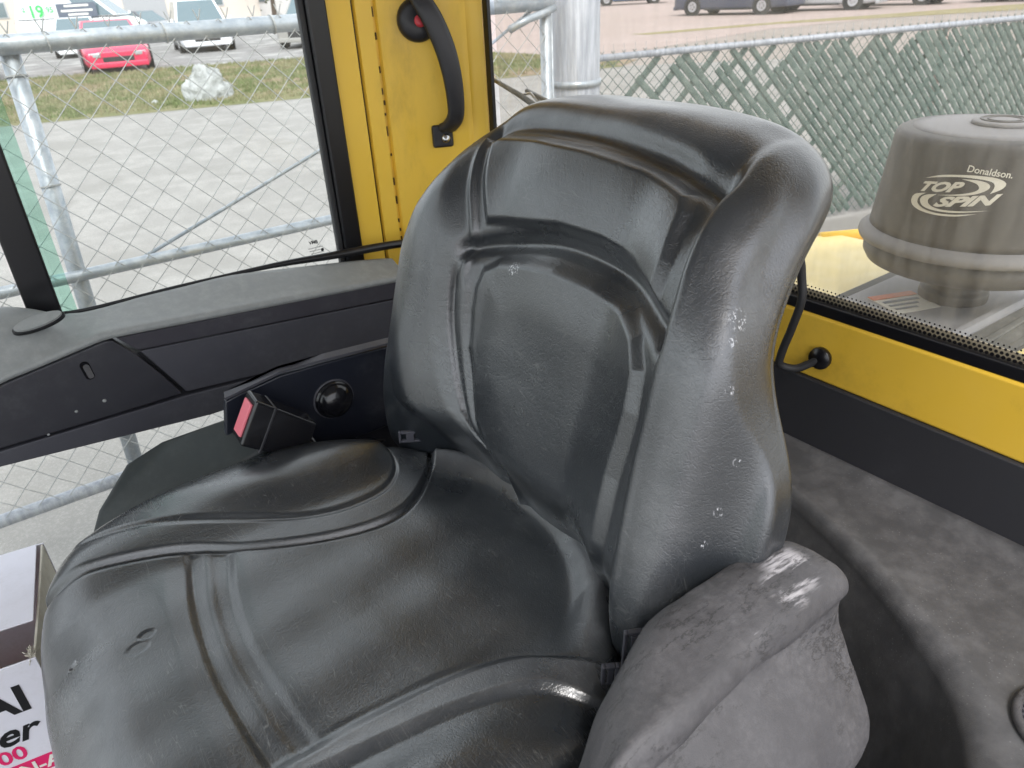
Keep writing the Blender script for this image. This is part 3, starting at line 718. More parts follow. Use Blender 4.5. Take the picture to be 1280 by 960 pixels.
# low-frequency unevenness
X += .0012*np.sin(31*s+3)*np.sin(27*z+1)*fm
spB = [((.494, .364, 1.384), .013), ((.483, .359, 1.368), .007), ((.471, .350, 1.328), .006), ((.452, .334, 1.214), .006), ((.437, .336, 1.183), .005), ((.497, .705, 1.342), .013), ((.471, .334, 1.261), .005)]
def set_highlight_wear(o, w):
    at = o.data.attributes.new('wear', 'FLOAT', 'POINT'); at.data.foreach_set('value', np.clip(w, 0, 1).astype(np.float32))  # carries the painted highlights as well as wear
highlight_wearB = .55*sm(z, 1.49, 1.52)*sm(q, -.4, .5)+.45*np.exp(-((sr-.035)/.022)**2)*(s < 0)*sm(z, 1.05, 1.2)*(1-sm(z, 1.42, 1.48))*fr  # lighter top edge, and a highlight streak painted down the bolster roll
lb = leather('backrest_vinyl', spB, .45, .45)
D_ = (X0_-X)+extra
back = mesh('backrest', np.stack([X0_, y, z], 1)+Nb*D_[:, None], Fb, lb, seat, smooth=True)
set_highlight_wear(back, highlight_wearB)
# --- cushion
half = [(-.125, 0), (-.122, .12), (-.112, .21), (-.085, .275), (-.03, .32), (.06, .34), (.16, .346), (.26, .336), (.33, .302), (.375, .262), (.42, .225), (.47, .17), (.505, .09), (.515, 0)]
CO = [(a, YC+b) for a, b in half]+[(a, YC-b) for a, b in half[1:-1][::-1]]
x, y, q, Fc_ = pillow(CO, (.185, YC), 1000, 230, 4.4)
t = y-YC; ta = np.abs(t); top = sm(q, -.2, .5); fm = sm(q, .05, .5)
z = 1.035+.06*(q-1)*1.0
z += top*(.022*sm(ta, .17, .27)-.010*np.exp(-((x-.25)/.15)**2-(ta/.17)**2))-.03*sm(-x, .04, .13)*top
far = smooth_line([(-.135, .262), (-.08, .245), (-.008, .226), (.072, .197), (.146, .150), (.229, .112), (.303, .098), (.355, .118), (.405, .170), (.43, .22)])
farb = smooth_line([(-.135, .30), (-.052, .286), (.019, .262), (.081, .232), (.16, .190), (.223, .155), (.277, .142), (.330, .150), (.365, .190), (.372, .24)])
nea = smooth_line([(.02, -.158), (.082, -.163), (.132, -.164), (.225, -.174), (.288, -.197), (.324, -.232), (.36, -.268)])
neb = smooth_line([(.02, -.178), (.083, -.186), (.143, -.195), (.214, -.210), (.274, -.236), (.302, -.262), (.326, -.295)])
def ofs(P): return t-np.interp(x, P[:, 0], P[:, 1])
of, ob, on_, onb = ofs(far), ofs(farb), ofs(nea), ofs(neb)
ob = ob-.008
h = .006*sm(ob, -.006, .012)+.006*sm(ob, .01, .08)                # far bolster pad
h += .005*sm(of, -.003, .009)*(1-sm(ob, -.008, .004))            # band
h -= .0038*np.exp(-((of+.002)/.0045)**2)                          # crisp groove
h += .010*np.exp(-((x-.38)/.035)**2-((t-.215)/.05)**2)*0
# near band: raised soft tube then falls to the near bolster
onb = onb+.006
bn = sm(-on_, -.006, .012)*(1-sm(-onb, -.006, .014))*sm(x, .03, .07)
h += .007*bn
h += .012*sm(-onb, .02, .09)*(x > .02)
# transverse seam between thigh panel and centre panel
vl = smooth_line([(.070, .21), (.063, .182), (.046, .096), (.037, 0), (.040, -.089), (.046, -.156), (.05, -.20)])
xv = np.interp(t, vl[::-1, 1], vl[::-1, 0]); wv = .038+.008*sm(t, .05, .18); a_ = x-xv
inn = sm(-of, .0, .014)*sm(on_, -.01, .012)
h += inn*(-.0045*sm(a_, -.008, .004)*(1-sm(a_, wv-.002, wv+.012))+.0032*np.exp(-((a_-wv*.45)/.0085)**2)-.0008*np.exp(-((a_-.002)/.004)**2))
h += inn*.004*sm(-a_, .0, .03)+.003*inn*sm(a_, wv, wv+.03)
# raised rim round the rear of the centre panel
th_, Rt = radial(CO, (.185, YC), 1000)
de = np.interp(np.arctan2(t, x-.185), np.r_[th_, np.pi], np.r_[Rt, Rt[0]])-np.hypot(x-.185, t)   # distance in from the rim
rr = sm(x, .33, .42)*(1-sm(of, -.02, .0))
h += .019*rr*np.exp(-((de-.034)/.020)**2)-.004*rr*sm(de, .045, .065)
h += .0015*np.sin(24*x+40*t)*np.sin(33*x-20*t)*inn
# tear and chip in the thigh panel
for cx, cy, rr_, dd in ((-.008, .083, .010, .0016), (-.082, .110, .005, .003), (-.020, .070, .014, .0008)):
    h -= dd*sm(-np.hypot((x-cx)*1.0, (t-cy)*1.5), -rr_, -rr_*.75)
Nc = normals(np.stack([x, y, z], 1), Fc_)
spC = [((-.081, .757, 1.018), .006), ((.25, .80, 1.03), .003), ((.33, .78, 1.05), .003), ((.40, .83, 1.05), .02)]
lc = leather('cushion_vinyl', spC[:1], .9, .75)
cush = mesh('cushion', np.stack([x, y, z], 1)+Nc*(h*fm)[:, None], Fc_, lc, seat, smooth=True)
set_highlight_wear(cush, (.9*rr*np.exp(-((de-.030)/.016)**2)+.35*bn+.35*sm(-x, .0, .10)*inn)*fm)  # lit arc painted on the partly worn rear rim; near band and front lightened
# piping / loose vinyl skirt round the underside of the cushion
th = np.linspace(0, 1, 200, endpoint=False); OUTs = smooth_line(CO, 10, True)
rows = []
for k, (f, zz) in enumerate(((.985, .965), (1.0, .950), (1.004, .93), (1.0, .90), (.992, .84), (.985, .78))):
    rows.append([((p[0]-.185)*f+.185+.003*math.sin(i*.31+k), (p[1]-YC)*f+YC+.003*math.cos(i*.23+k), zz) for i, p in enumerate(OUTs)])
V, F = grid(rows, True); mesh('skirt', V, F, M['skirt'], seat, smooth=True)
MB().box(-.06, .42, YC-.25, YC+.25, .78, .93).build('seat_pan', M['black_plastic'], seat, bevel=.02)
b_ = []
for k in range(13):
    f = 1.0 if k % 2 else .92; zz = .55-.35+.20+.0
    b_.append([(.18+.24*f*c1, YC+.22*f*s1, .50+k*.023) for c1, s1 in [(math.copysign(abs(math.cos(a))**.4, math.cos(a)), math.copysign(abs(math.sin(a))**.4, math.sin(a))) for a in np.linspace(0, 2*math.pi, 40, endpoint=False)]])
V, F = grid(b_, True); mesh('suspension_bellows', V, F, M['seal_soft'], seat, smooth=True)
# rear shell of the backrest
MB().ext([(.50, .98), (.56, .98), (.62, 1.30), (.70, 1.44), (.67, 1.46), (.58, 1.30)], 'y', YC-.22, YC+.22).build('back_shell', M['black_plastic'], seat, bevel=.02)
# side bracket with domed cap
br = [(.196, 1.118), (.215, 1.122), (.285, 1.131), (.36, 1.128), (.50, 1.118), (.50, .99), (.451, .962), (.40, .955), (.344, .966), (.31, .98), (.200, 1.03), (.180, 1.045)]
bk = MB().ext(br, 'y', 1.045, 1.058).build('side_bracket', M['bracket'], seat, bevel=.003)
MB().prism([(.196, 1.045, 1.120), (.285, 1.045, 1.134), (.36, 1.045, 1.131), (.50, 1.045, 1.121), (.50, 1.060, 1.124), (.36, 1.060, 1.134), (.285, 1.060, 1.137), (.200, 1.060, 1.123)],
           [(.196, 1.045, 1.124), (.285, 1.045, 1.138), (.36, 1.045, 1.135), (.50, 1.045, 1.125), (.50, 1.060, 1.128), (.36, 1.060, 1.138), (.285, 1.060, 1.141), (.200, 1.060, 1.127)]).build('flange', M['console_low'], bk)
dome = [(.0322, 0), (.0328, .003), (.0322, .006)]+[(.0305*math.cos(a), .006+.021*math.sin(a)) for a in np.linspace(.05, 1.54, 12)]
MB().lathe(dome, (.361, 1.045, 1.061), 40, (0, -1, 0)).build('dome_cap', M['black_gloss'], bk, smooth=True)
MB().lathe([(.0322, 0), (.035, 0), (.035, .002), (.0322, .002)], (.361, 1.0448, 1.061), 40, (0, -1, 0)).build('cap_ring', M['console_low'], bk, smooth=True)
# belt buckle with red press button
P1 = Vector((.224, .972, 1.140)); ax = Vector((.304, .972, 1.068))-P1; dz = Vector((.186, .972, 1.078))-P1
dn = Vector((0, .040, .004))
A = [P1, P1+ax, P1+ax+dz*.86, P1+dz]
bu = MB().prism(A, [p+dn for p in A]).build('belt_buckle', M['black_gloss'], seat, bevel=.004, seg=3)
e0, e1 = P1, P1+dz
cc_ = (e0+e1)/2+dn*.5-ax.normalized()*.001
MB().obox(cc_, ax.normalized()*.0025, dz*.36, dn*.30).build('press_button', M['pinkred'], bu, bevel=.0015)
MB().obox((e0+e1)/2+dn*.5+ax*.3, ax*.02, dz*.51, dn*.52).build('buckle_collar', M['black_plastic'], bu, bevel=.001)
MB().tube([P1+ax*.97+dz*.5+dn*.5, P1+ax*1.25+dz*.7+dn*.5, Vector((.36, 1.0, .99)), Vector((.42, .99, .97))], .014, 10).build('buckle_stalk', M['black_gloss'], bu, smooth=True)
# side cover plate beyond the cushion
A = [(.215, 1.075, 1.078), (.10, 1.085, 1.072), (.045, 1.085, 1.055), (-.01, 1.08, 1.000), (-.05, 1.07, .93), (-.05, 1.00, .90), (.02, .995, .955), (.075, .995, .990), (.18, .995, 1.035), (.23, .995, 1.05)]
MB().prism([(a, b, c-.25) for a, b, c in A], A).build('side_cover', M['green_plate'], seat, bevel=.008, seg=3)
MB().box(.02, .46, .93, 1.03, .78, .985).build('slide_rail', M['seal'], seat, bevel=.004)
# small clips at the corners between cushion and back
def clip(c, ux, uy, uz, w, hgt, name):
    c, ux, uy, uz = map(Vector, (c, ux, uy, uz)); mb = MB()
    for s_ in (-1, 1):
        mb.obox(c+ux*s_*(w-.002), ux*.002, uy*hgt, uz*.003); mb.obox(c+uy*s_*(hgt-.002), ux*(w-.004), uy*.002, uz*.003)
    mb.obox(c-uz*.002, ux*w*.35, uy*hgt*.8, uz*.001)
    return mb.build(name, M['console_low'], seat, bevel=.001)
clip((.337, .352, 1.068), (.8, -.5, 0), (-.15, -.2, .97), (.5, .8, .2), .009, .017, 'belt_guide')
clip((.365, .350, 1.083), (.85, -.45, 0), (.0, -.05, 1), (.5, .8, .1), .011, .026, 'belt_guide')
clip((.408, .872, 1.052), (.8, -.55, 0), (.0, -.1, 1), (.5, .8, .1), .018, .010, 'belt_guide')

# --- folded armrest beside the seat: lofted section
rows = []
def sec_arm(x, zt, wi, flare, sc=1):
    yi = float(np.interp(x, [-.1, .10, .17, .235, .28, .33], [.235, .248, .264, .280, .298, .318])); yo = .318-.085*wi
    dz_ = float(np.interp(x, [.0, .17, .235, .28, .34], [.10, .060, .042, .022, 0]))
    w_ = yi-yo; uc = float(np.interp(x, [.34, .46, .51], [1, .75, .15]))
    P = [(yi+.002, .96), (yi+.004, zt-.05-dz_), (yi+.001, zt-.015-dz_), (yi-w_*.12, zt-.003-dz_*.85), (yi-w_*.33, zt+.002-dz_*.55), (yi-w_*.65, zt+.002-dz_*.2), (yo+.010, zt-.001), (yo+.001, zt-.009), (yo-.003, zt-.024),
         (yo+.003*uc, zt-.038), (yo+.015*uc, zt-.050), (yo+.016*uc, zt-.064), (yo-.004*uc*flare, zt-.080), (yo-(.010+.020*uc)*flare, zt-.100), (yo-(.034+.018*uc)*flare, zt-.128), (yo-.062*flare, zt-.165), (yo-.054*flare, zt-.21), (yo-.03*flare, zt-.27), (yo, zt-.33), (yi, zt-.33)]
    cy = (yi+yo)/2; cz = zt-.05
    return [(x, cy+(a-cy)*sc, cz+(b-cz)*sc) for a, b in P]
for x_, zt, wi, fl, sc in ((-.10, 1.02, .9, .8, .8), (-.02, 1.05, .95, .8, 1), (.10, 1.085, .95, .9, 1), (.17, 1.115, 1, .95, 1), (.23, 1.145, 1, 1, 1), (.28, 1.162, 1, 1, 1), (.34, 1.168, .97, 1, 1), (.40, 1.170, .95, 1, 1), (.45, 1.170, .93, 1, 1), (.49, 1.169, .92, 1, 1), (.515, 1.166, .9, 1, .985), (.530, 1.160, .88, .98, .95), (.540, 1.150, .86, .95, .86), (.546, 1.14, .84, .9, .65), (.548, 1.13, .8, .9, .3)):
    r_ = sec_arm(x_, zt, wi, fl, sc); rows.append(r_)
rows = [[tuple(p) for p in smooth_line(r_, 4, True)] for r_ in rows]
# interpolate along x as well, rear end leans back towards the bottom
R0_ = np.array(rows); st = [smooth_line(R0_[:, k], 8) for k in range(R0_.shape[1])]; R1_ = np.stack(st, 1)
lean = np.clip(R1_[..., 0]-.42, 0, 1)/.12
R1_[..., 0] += lean*(.012*np.sin(np.clip((1.17-R1_[..., 2])/.1, 0, 3.1)*1.0)-.05*np.clip((1.10-R1_[..., 2])/.12, 0, 2)**2*.6)
from mathutils import noise as mnz
for i_ in range(R1_.shape[0]):
    for k_ in range(R1_.shape[1]):
        p_ = Vector(R1_[i_, k_]); n1_ = mnz.noise(p_*22); n2_ = mnz.noise(p_*55+Vector((4, 2, 1)))
        R1_[i_, k_, 2] += .0042*n1_+.0016*n2_; R1_[i_, k_, 1] -= .005*mnz.noise(p_*17+Vector((9, 1, 5)))
V, F = grid([[tuple(p) for p in r_] for r_ in R1_], True)
n_ = R1_.shape[1]; F += [list(range(n_))[::-1], [(len(R1_)-1)*n_+k for k in range(n_)]]
tag(mesh('armrest', V, F, M['arm'], seat, smooth=True), 'grey scuffed moulded armrest with cracked skin')

# ------------------------------------------------------------------ machine cab
cab = thing('machine_cab', (.2, .7, GZ), 'yellow machine cab with side and rear windows, black seals and yellow sills around the seat', 'cab')
CF = .45
MB().box(-1.15, 1.0, -.30, 1.52, CF-.06, CF).build('floor', M['floor'], cab)
for x0_, x1_, y0_, y1_ in ((-1.15, 1.08, -.34, -.16), (-1.15, 1.08, 1.40, 1.58), (-1.15, -.98, -.16, 1.40), (.86, 1.08, -.16, 1.40)):
    MB().box(x0_, x1_, y0_, y1_, 2.14, 2.22).build('roof_frame', M['yellow'], cab, bevel=.015)
MB().box(-.979, .859, -.159, 1.399, 2.18, 2.186).build('roof_panel', M['roofliner'], cab)
for x_ in (-.37, .25): MB().box(x_-.015, x_+.015, -.158, 1.398, 2.145, 2.175).build('roof_guard_bar', M['seal'], cab, bevel=.004)
# corner post: folded sheet
def folded(name, pts, z0, z1, m, th=.012, par=cab):
    pts = [Vector((a, b)) for a, b in pts]; out = []
    for i, p in enumerate(pts):
        d = (pts[min(i+1, len(pts)-1)]-pts[max(i-1, 0)]).normalized(); out.append(p+Vector((-d.y, d.x))*th)
    loop = pts+out[::-1]
    P = [(p.x, p.y, z0) for p in loop]; Q = [(p.x, p.y, z1) for p in loop]
    return MB().prism(P, Q).build(name, m, par, bevel=.0025)
folded('pillar_panel', [(.646, 1.500), (.660, 1.497), (.700, 1.497), (.7025, 1.503)], CF, 2.13, M['yellow'])
folded('corner_post', [(.7065, 1.506), (.709, 1.497), (.742, 1.493), (.745, 1.500), (.750, 1.500), (.753, 1.492), (.772, 1.489), (.782, 1.484), (.795, 1.481), (.895, 1.436), (.905, 1.426), (.918, 1.424), (.926, 1.414), (.938, 1.409), (.944, 1.402)], CF, 2.13, M['yellow'])
MB().box(.695, .715, 1.506, 1.512, CF, 2.13).build('panel_gap', M['seal'], cab)
# worn dirt running down in the fold of the post: chipped sealant
d_ = MB()
for z_ in np.arange(1.12, 2.1, .021):
    if rng.random() < .62: 
        l = rng.uniform(.004, .022); x_ = .7475+rng.normal(0, .0008); d_.box(x_-.0012, x_+.0013, 1.4975, 1.5005, z_, z_+l)
tag(d_.build('chipped_sealant', mat('dirt_brown', (.06, .03, .01), .8), cab), kind='stuff')
MB().box(.9455, .954, 1.382, 1.403, 1.18, 2.13).build('rear_window_seal', M['seal'], cab, bevel=.003)
MB().ext([(.955, 1.408), (1.0, 1.48), (1.0, 1.51), (.955, 1.51)], 'z', CF, 2.13).build('corner_post_back', M['yellow'], cab)
# right side window
MB().box(.604, .646, 1.486, 1.520, 1.09, 2.13).build('window_seal', M['seal'], cab, bevel=.006, seg=3)
MB().box(.592, .604, 1.494, 1.512, 1.09, 2.13).build('seal_lip', M['seal_soft'], cab, bevel=.003)
MB().box(.056, .596, 1.500, 1.505, 1.10, 2.10).build('side_window_pane', M['glass_side'], cab)
MB().box(-.002, .050, 1.485, 1.530, 1.10, 2.13).build('front_pillar', M['seal'], cab, bevel=.005)
MB().box(.050, .0745, 1.508, 1.514, 1.10, 2.10).build('sliding_pane', M['glass_green'], cab)
MB().box(-1.05, -.004, 1.500, 1.505, 1.10, 2.12).build('front_side_pane', M['glass_side'], cab)
MB().box(-1.12, .70, 1.49, 1.53, 2.07, 2.13).build('header_rail', M['yellow'], cab, bevel=.006)
MB().box(-1.08, .30, 1.500, 1.505, CF, .95).build('lower_pane', M['glass_side'], cab)
MB().box(.30, .71, 1.49, 1.52, CF, 1.10).build('lower_side_panel', M['trim'], cab)
MB().box(-1.12, .71, 1.49, 1.53, CF-.03, CF+.05).build('lower_side_rail', M['yellow'], cab, bevel=.006)
place_text('window_mark', 'VMB', .010, (.529, 1.4985, 1.180), (1, 0, -.02), (0, 0, 1), M['print_black'], cab, bold=.0004)
for k, (a, b) in enumerate(((.525, .558), (.527, .556), (.529, .56))):
    MB().box(a, b, 1.4984, 1.4990, 1.170-k*.006, 1.1712-k*.006).build('window_print', M['console_top'], cab)
MB().lathe([(.0035, 0), (.0035, .0005)], (.556, 1.4985, 1.163), 16, (0, -1, 0)).build('window_print', M['print_black'], cab)
# front windscreen and the open left door side
for y_ in (-.27, 1.49): MB().tube([(-1.06, y_, CF), (-1.0, y_, 2.13)], .035, 12).build('windscreen_pillar', M['seal'], cab)
MB().prism([(-1.07, -.25, CF+.05), (-1.065, -.25, CF+.05), (-1.005, -.25, 2.12), (-1.01, -.25, 2.12)], [(-1.07, 1.47, CF+.05), (-1.065, 1.47, CF+.05), (-1.005, 1.47, 2.12), (-1.01, 1.47, 2.12)]).build('windscreen', M['glass_side'], cab)
MB().box(.90, .99, -.30, -.24, CF, 2.13).build('rear_left_post', M['yellow'], cab, bevel=.01)
# rear wall: yellow sill, black trim, seal, window with dotted border
MB().prism([(.948, -.26, 1.083), (.950, -.26, 1.184), (.962, -.26, 1.190), (.99, -.26, 1.190), (.99, -.26, 1.06)], [(.948, 1.40, 1.098), (.950, 1.40, 1.190), (.962, 1.40, 1.196), (.99, 1.40, 1.196), (.99, 1.40, 1.06)]).build('rear_sill', M['yellow_sill'], cab, bevel=.0025)
MB().prism([(.953, -.26, 1.186), (.955, -.26, 1.202), (.975, -.26, 1.202), (.975, -.26, 1.186)], [(.953, 1.385, 1.1925), (.955, 1.385, 1.210), (.975, 1.385, 1.210), (.975, 1.385, 1.1925)]).build('rear_window_rubber', M['seal'], cab, bevel=.002)
MB().box(.965, .970, -.25, 1.385, 1.195, 2.11).build('rear_window_pane', M['glass_rear'], cab)
MB().box(.945, .995, -.26, 1.40, 2.06, 2.13).build('rear_header', M['yellow'], cab, bevel=.006)
f_ = MB()
def zsill(y_): return 1.202+(y_+.26)/1.645*.008
for r_, (rad, dz_) in enumerate(((.0026, .003), (.0023, .0085), (.0018, .0140), (.0013, .0190))):
    n_ = 0
    for y_ in np.arange(-.20, 1.38, .0066):
        yy = y_+(r_ % 2)*.0033; c0 = (.9642, yy, zsill(yy)+dz_); i0 = len(f_.V)
        f_.V += [(c0[0], c0[1]+rad*math.cos(a), c0[2]+rad*math.sin(a)) for a in np.arange(8)*math.pi/4]; f_.F.append(list(range(i0, i0+8)))
tag(f_.build('window_border_dots', M['seal'], cab), kind='stuff')
MB().prism([(.9712, -.25, 1.200), (.9712, -.25, 1.2135), (.973, -.25, 1.2135), (.973, -.25, 1.200)], [(.9712, 1.38, 1.208), (.9712, 1.38, 1.2215), (.973, 1.38, 1.2215), (.973, 1.38, 1.208)]).build('sealant_strip', mat('sealant', (.50, .42, .30), .6), cab)
MB().prism([(.940, -.26, .96), (.943, -.26, 1.081), (.960, -.26, 1.081), (.960, -.26, .96)], [(.940, 1.40, .96), (.943, 1.40, 1.0955), (.960, 1.40, 1.0955), (.960, 1.40, .96)]).build('rear_wall_trim', M['trim'], cab, bevel=.003)
MB().box(.96, .985, -.26, 1.40, CF, 1.06).build('rear_wall', M['trim'], cab)
gr = MB().lathe([(.008, .004), (.0095, -.002), (.0125, -.004), (.0165, -.002), (.0175, .003), (.0165, .008)], (.946, .544, 1.128), 32, (-1, 0, 0)).build('grommet', M['seal'], cab, smooth=True)
# moulded shelf that wraps behind and beside the seat
E_ = smooth_line([(.86, 1.35), (.86, 1.1), (.856, .80), (.838, .62), (.822, .499), (.795, .408), (.755, .314), (.705, .227), (.672, .178), (.632, .142), (.589, .116), (.50, .092), (.3, .08), (.0, .075), (-.4, .07)], 9)
O_ = smooth_line([(.943, 1.35), (.943, 1.1), (.943, .85), (.943, .72), (.943, .62), (.943, .52), (.942, .41), (.941, .29), (.941, .17), (.941, .05), (.93, -.12), (.75, -.22), (.45, -.24), (.1, -.24), (-.4, -.24)], 9)
rows = []
for i, (e, o) in enumerate(zip(E_, O_)):
    d = E_[min(i+1, len(E_)-1)]-E_[max(i-1, 0)]; d = d/np.hypot(*d); nrm = np.array([d[1], -d[0]]); nrm = nrm if nrm@(e-o) > 0 else -nrm
    r_ = []
    for f in np.linspace(0, .86, 16):
        p = o+(e-o)*f; r_.append((p[0], p[1], .974-.006*math.sin(f*3.6)+.004*(1-min(1, f*8))))
    e0 = o+(e-o)*.86; Rr = np.hypot(*(e-e0))
    for a in np.linspace(.12, 1.42, 12):
        p = e0+(e-e0)/max(Rr, 1e-6)*(math.sin(a)*(Rr+.006)); r_.append((p[0], p[1], .974-.032*(1-math.cos(a))+.0))
    for off, z_ in ((.012, .925), (.018, .90), (.026, .87), (.033, .835), (.040, .80), (.050, .765), (.070, .735), (.10, .72), (.15, .712), (.22, .71)):
        p = e+nrm*off; r_.append((p[0], p[1], z_))
    rows.append(r_)
V, F = grid(rows)
sh = thing('moulded_shelf', (.85, .3, .71), 'dusty grey black moulded shelf curving behind and beside the seat under the rear sill', 'shelf')
so = mesh('shelf_surface', V, F, M['shelf'], sh, smooth=True)
s_ = so.modifiers.new('solid', 'SOLIDIFY'); s_.thickness = .004; s_.offset = -1
# round ribbed cup ring at the picture's right edge
cc = (.700, .072, .972)
ring = MB().lathe([(.054, 0), (.056, .006), (.053, .010), (.048, .010), (.046, .004), (.046, -.010), (.01, -.012)], cc, 48).build('cup_ring', M['arm'], sh, smooth=True)
rb = MB()
for k in range(40):
    a = k*2*math.pi/40; c1, s1 = math.cos(a), math.sin(a); rb.obox((cc[0]+c1*.0445, cc[1]+s1*.0445, cc[2]-.002), (c1*.002, s1*.002, 0), (-s1*.0016, c1*.0016, 0), (0, 0, .008))
rb.build('ring_ribs', M['console_low'], ring)
MB().lathe([(.040, -.010), (.040, .002), (.036, .004), (.0, .005)], cc, 40).build('cup_lid', M['arm'], sh, smooth=True)
# water marks and drips on the recess
for a_, b_, r_ in ((.772, .372, .010), (.70, .25, .008), (.66, .20, .006)):
    pass

# grab handle on the corner post
hd = thing('grab_handle', (.84, 1.455, 1.35), 'black curved grab handle with a red dot on the yellow corner post', 'handle')
hn = Vector((-.4125, -.911, 0)); ht = Vector((.911, -.4125, 0))
def hp(a, z_, out): return Vector((.829, 1.468, 0))+ht*a+hn*out+Vector((0, 0, z_))
MB().lathe([(.041, 0), (.042, .006), (.039, .018), (.030, .022), (.0, .023)], hp(0, 1.592, 0), 32, hn).build('mounting_boss', M['black_plastic'], hd, smooth=True)
MB().lathe([(.012, 0), (.012, .003), (.009, .005), (.0, .0055)], hp(.004, 1.591, .023), 20, hn).build('red_dot', M['red'], hd, smooth=True)
pth = smooth_line([tuple(hp(-.005, 1.66, .016)), tuple(hp(.010, 1.625, .036)), tuple(hp(.028, 1.59, .044)), tuple(hp(.046, 1.54, .048)), tuple(hp(.056, 1.49, .048)), tuple(hp(.060, 1.44, .044)), tuple(hp(.058, 1.405, .036)), tuple(hp(.047, 1.385, .020)), tuple(hp(.037, 1.378, .008))], 6)
rows = []
for i, p in enumerate(pth):
    d = Vector(pth[min(i+1, len(pth)-1)]-pth[max(i-1, 0)]).normalized(); sd_ = ht.copy(); n2 = d.cross(sd_).normalized(); sd_ = n2.cross(d).normalized()
    wv_ = .0195+.002*math.sin(i*.12); rows.append([tuple(Vector(p)+sd_*math.copysign(abs(math.cos(a))**.7, math.cos(a))*wv_+n2*math.copysign(abs(math.sin(a))**.7, math.sin(a))*.011) for a in np.linspace(0, 2*math.pi, 16, endpoint=False)])
V, F = grid(rows, True); F += [list(range(16))[::-1], [(len(rows)-1)*16+k for k in range(16)]]
mesh('grip', V, F, M['black_plastic'], hd, smooth=True)
MB().obox(hp(.030, 1.362, .005), ht*.023, Vector((0, 0, .024)), hn*.006).build('foot', M['black_plastic'], hd, bevel=.006, seg=3)
MB().lathe([(.0095, 0), (.0095, .003), (.007, .006), (.0, .007)], hp(.036, 1.358, .011), 18, hn).build('bolt', M['steel'], hd, smooth=True)

# cable through the grommet
cb = MB().tube(smooth_line([(.80, .60, 1.36), (.86, .585, 1.33), (.892, .572, 1.295), (.90, .567, 1.262), (.90, .562, 1.228), (.902, .572, 1.182), (.905, .585, 1.135), (.91, .588, 1.112), (.925, .572, 1.106), (.938, .556, 1.116), (.946, .546, 1.127), (.97, .54, 1.13)], 6), .0062, 10).build('cable', M['seal_soft'], smooth=True)
tag(cb, 'black cable running from behind the backrest into the grommet in the yellow sill', 'cable')

# ------------------------------------------------------------------ side console under the right window
con = thing('side_console', (.2, 1.4, .95), 'long black side console with a dusty top ledge and oval badge below the side window', 'console')
XS = [-.75, -.45, -.25, -.12, -.07, -.03, .0, .02, .04, .06, .08, .10, .14, .18, .25, .34, .43, .52, .60, .66, .676]
zo = lambda x: np.interp(x, [-.75, -.3, -.12, -.04, .008, .04, .08, .18, .34, .43, .60, .676], [1.20, 1.225, 1.225, 1.216, 1.198, 1.180, 1.174, 1.178, 1.178, 1.167, 1.146, 1.135])
zi = lambda x: np.interp(x, [-.75, -.3, -.07, .09, .12, .66, .70], [.90, 1.055, 1.134, 1.160, 1.158, 1.116, 1.112])
yo_ = lambda x: np.interp(x, [-.75, -.1, .0, .1, .5, .66, .676], [1.455, 1.455, 1.450, 1.435, 1.43, 1.42, 1.412])
hump = lambda x: .022*(1-float(sm(np.array(x), -.02, .07)))
rows = []
for x_ in XS:
    a, b, c = zo(x_), zi(x_), yo_(x_)
    r_ = [(x_, c+.03, a-.06), (x_, c+.012, a-.012), (x_, c, a)]
    for f in np.linspace(.1, .9, 9): r_.append((x_, c+(1.358-c)*f, a+(b-a)*f+hump(x_)*math.sin(f*math.pi)))
    r_ += [(x_, 1.358, b+.001), (x_, 1.352, b-.001), (x_, 1.349, b-.005), (x_, 1.349, b-.012), (x_, 1.36, b-.014)]
    rows.append(r_)
R0_ = np.array(rows); st = [smooth_line(R0_[:, k], 4) for k in range(R0_.shape[1])]; R1_ = np.stack(st, 1)
V, F = grid([[tuple(p) for p in r_] for r_ in R1_]); n_ = R1_.shape[1]; F.append([(len(R1_)-1)*n_+k for k in range(n_)])
tp = mesh('ledge_top', V, F, M['console_top'], con, smooth=True)
s_ = tp.modifiers.new('solid', 'SOLIDIFY'); s_.thickness = .003; s_.offset = -1
def slab(name, poly, y0, y1, m, par=con, **kw): return MB().ext(poly, 'y', y0, y1).build(name, m, par, **kw)
slab('textured_band', [(.108, 1.145), (.66, 1.1045), (.65, 1.069), (.135, 1.113)], 1.3495, 1.37, M['console_mid'], bevel=.002)
slab('lower_face', [(.137, 1.110), (.65, 1.066), (.635, .974), (.40, .989), (.192, 1.007)], 1.3515, 1.37, M['console_low'], bevel=.002)
slab('front_housing', [(-.75, .89), (-.3, 1.041), (-.07, 1.120), (.09, 1.146), (.101, 1.143), (.129, 1.108), (.160, 1.055), (.184, 1.008), (.05, 1.009), (-.11, 1.012), (-.4, 1.0), (-.75, .86)], 1.346, 1.37, M['console'], bevel=.003)
slab('console_beam', [(-.75, .87), (-.4, .985), (-.11, 1.005), (.19, .9995), (.40, .984), (.40, .944), (.222, .944), (-.122, .977), (-.4, .96), (-.75, .83)], 1.352, 1.40, M['console_low'], bevel=.003)
MB().box(.15, .66, 1.372, 1.48, .96, 1.10).build('console_core', M['console'], con)
MB().box(-.60, .15, 1.372, 1.48, 1.0, 1.10).build('console_core', M['console'], con)
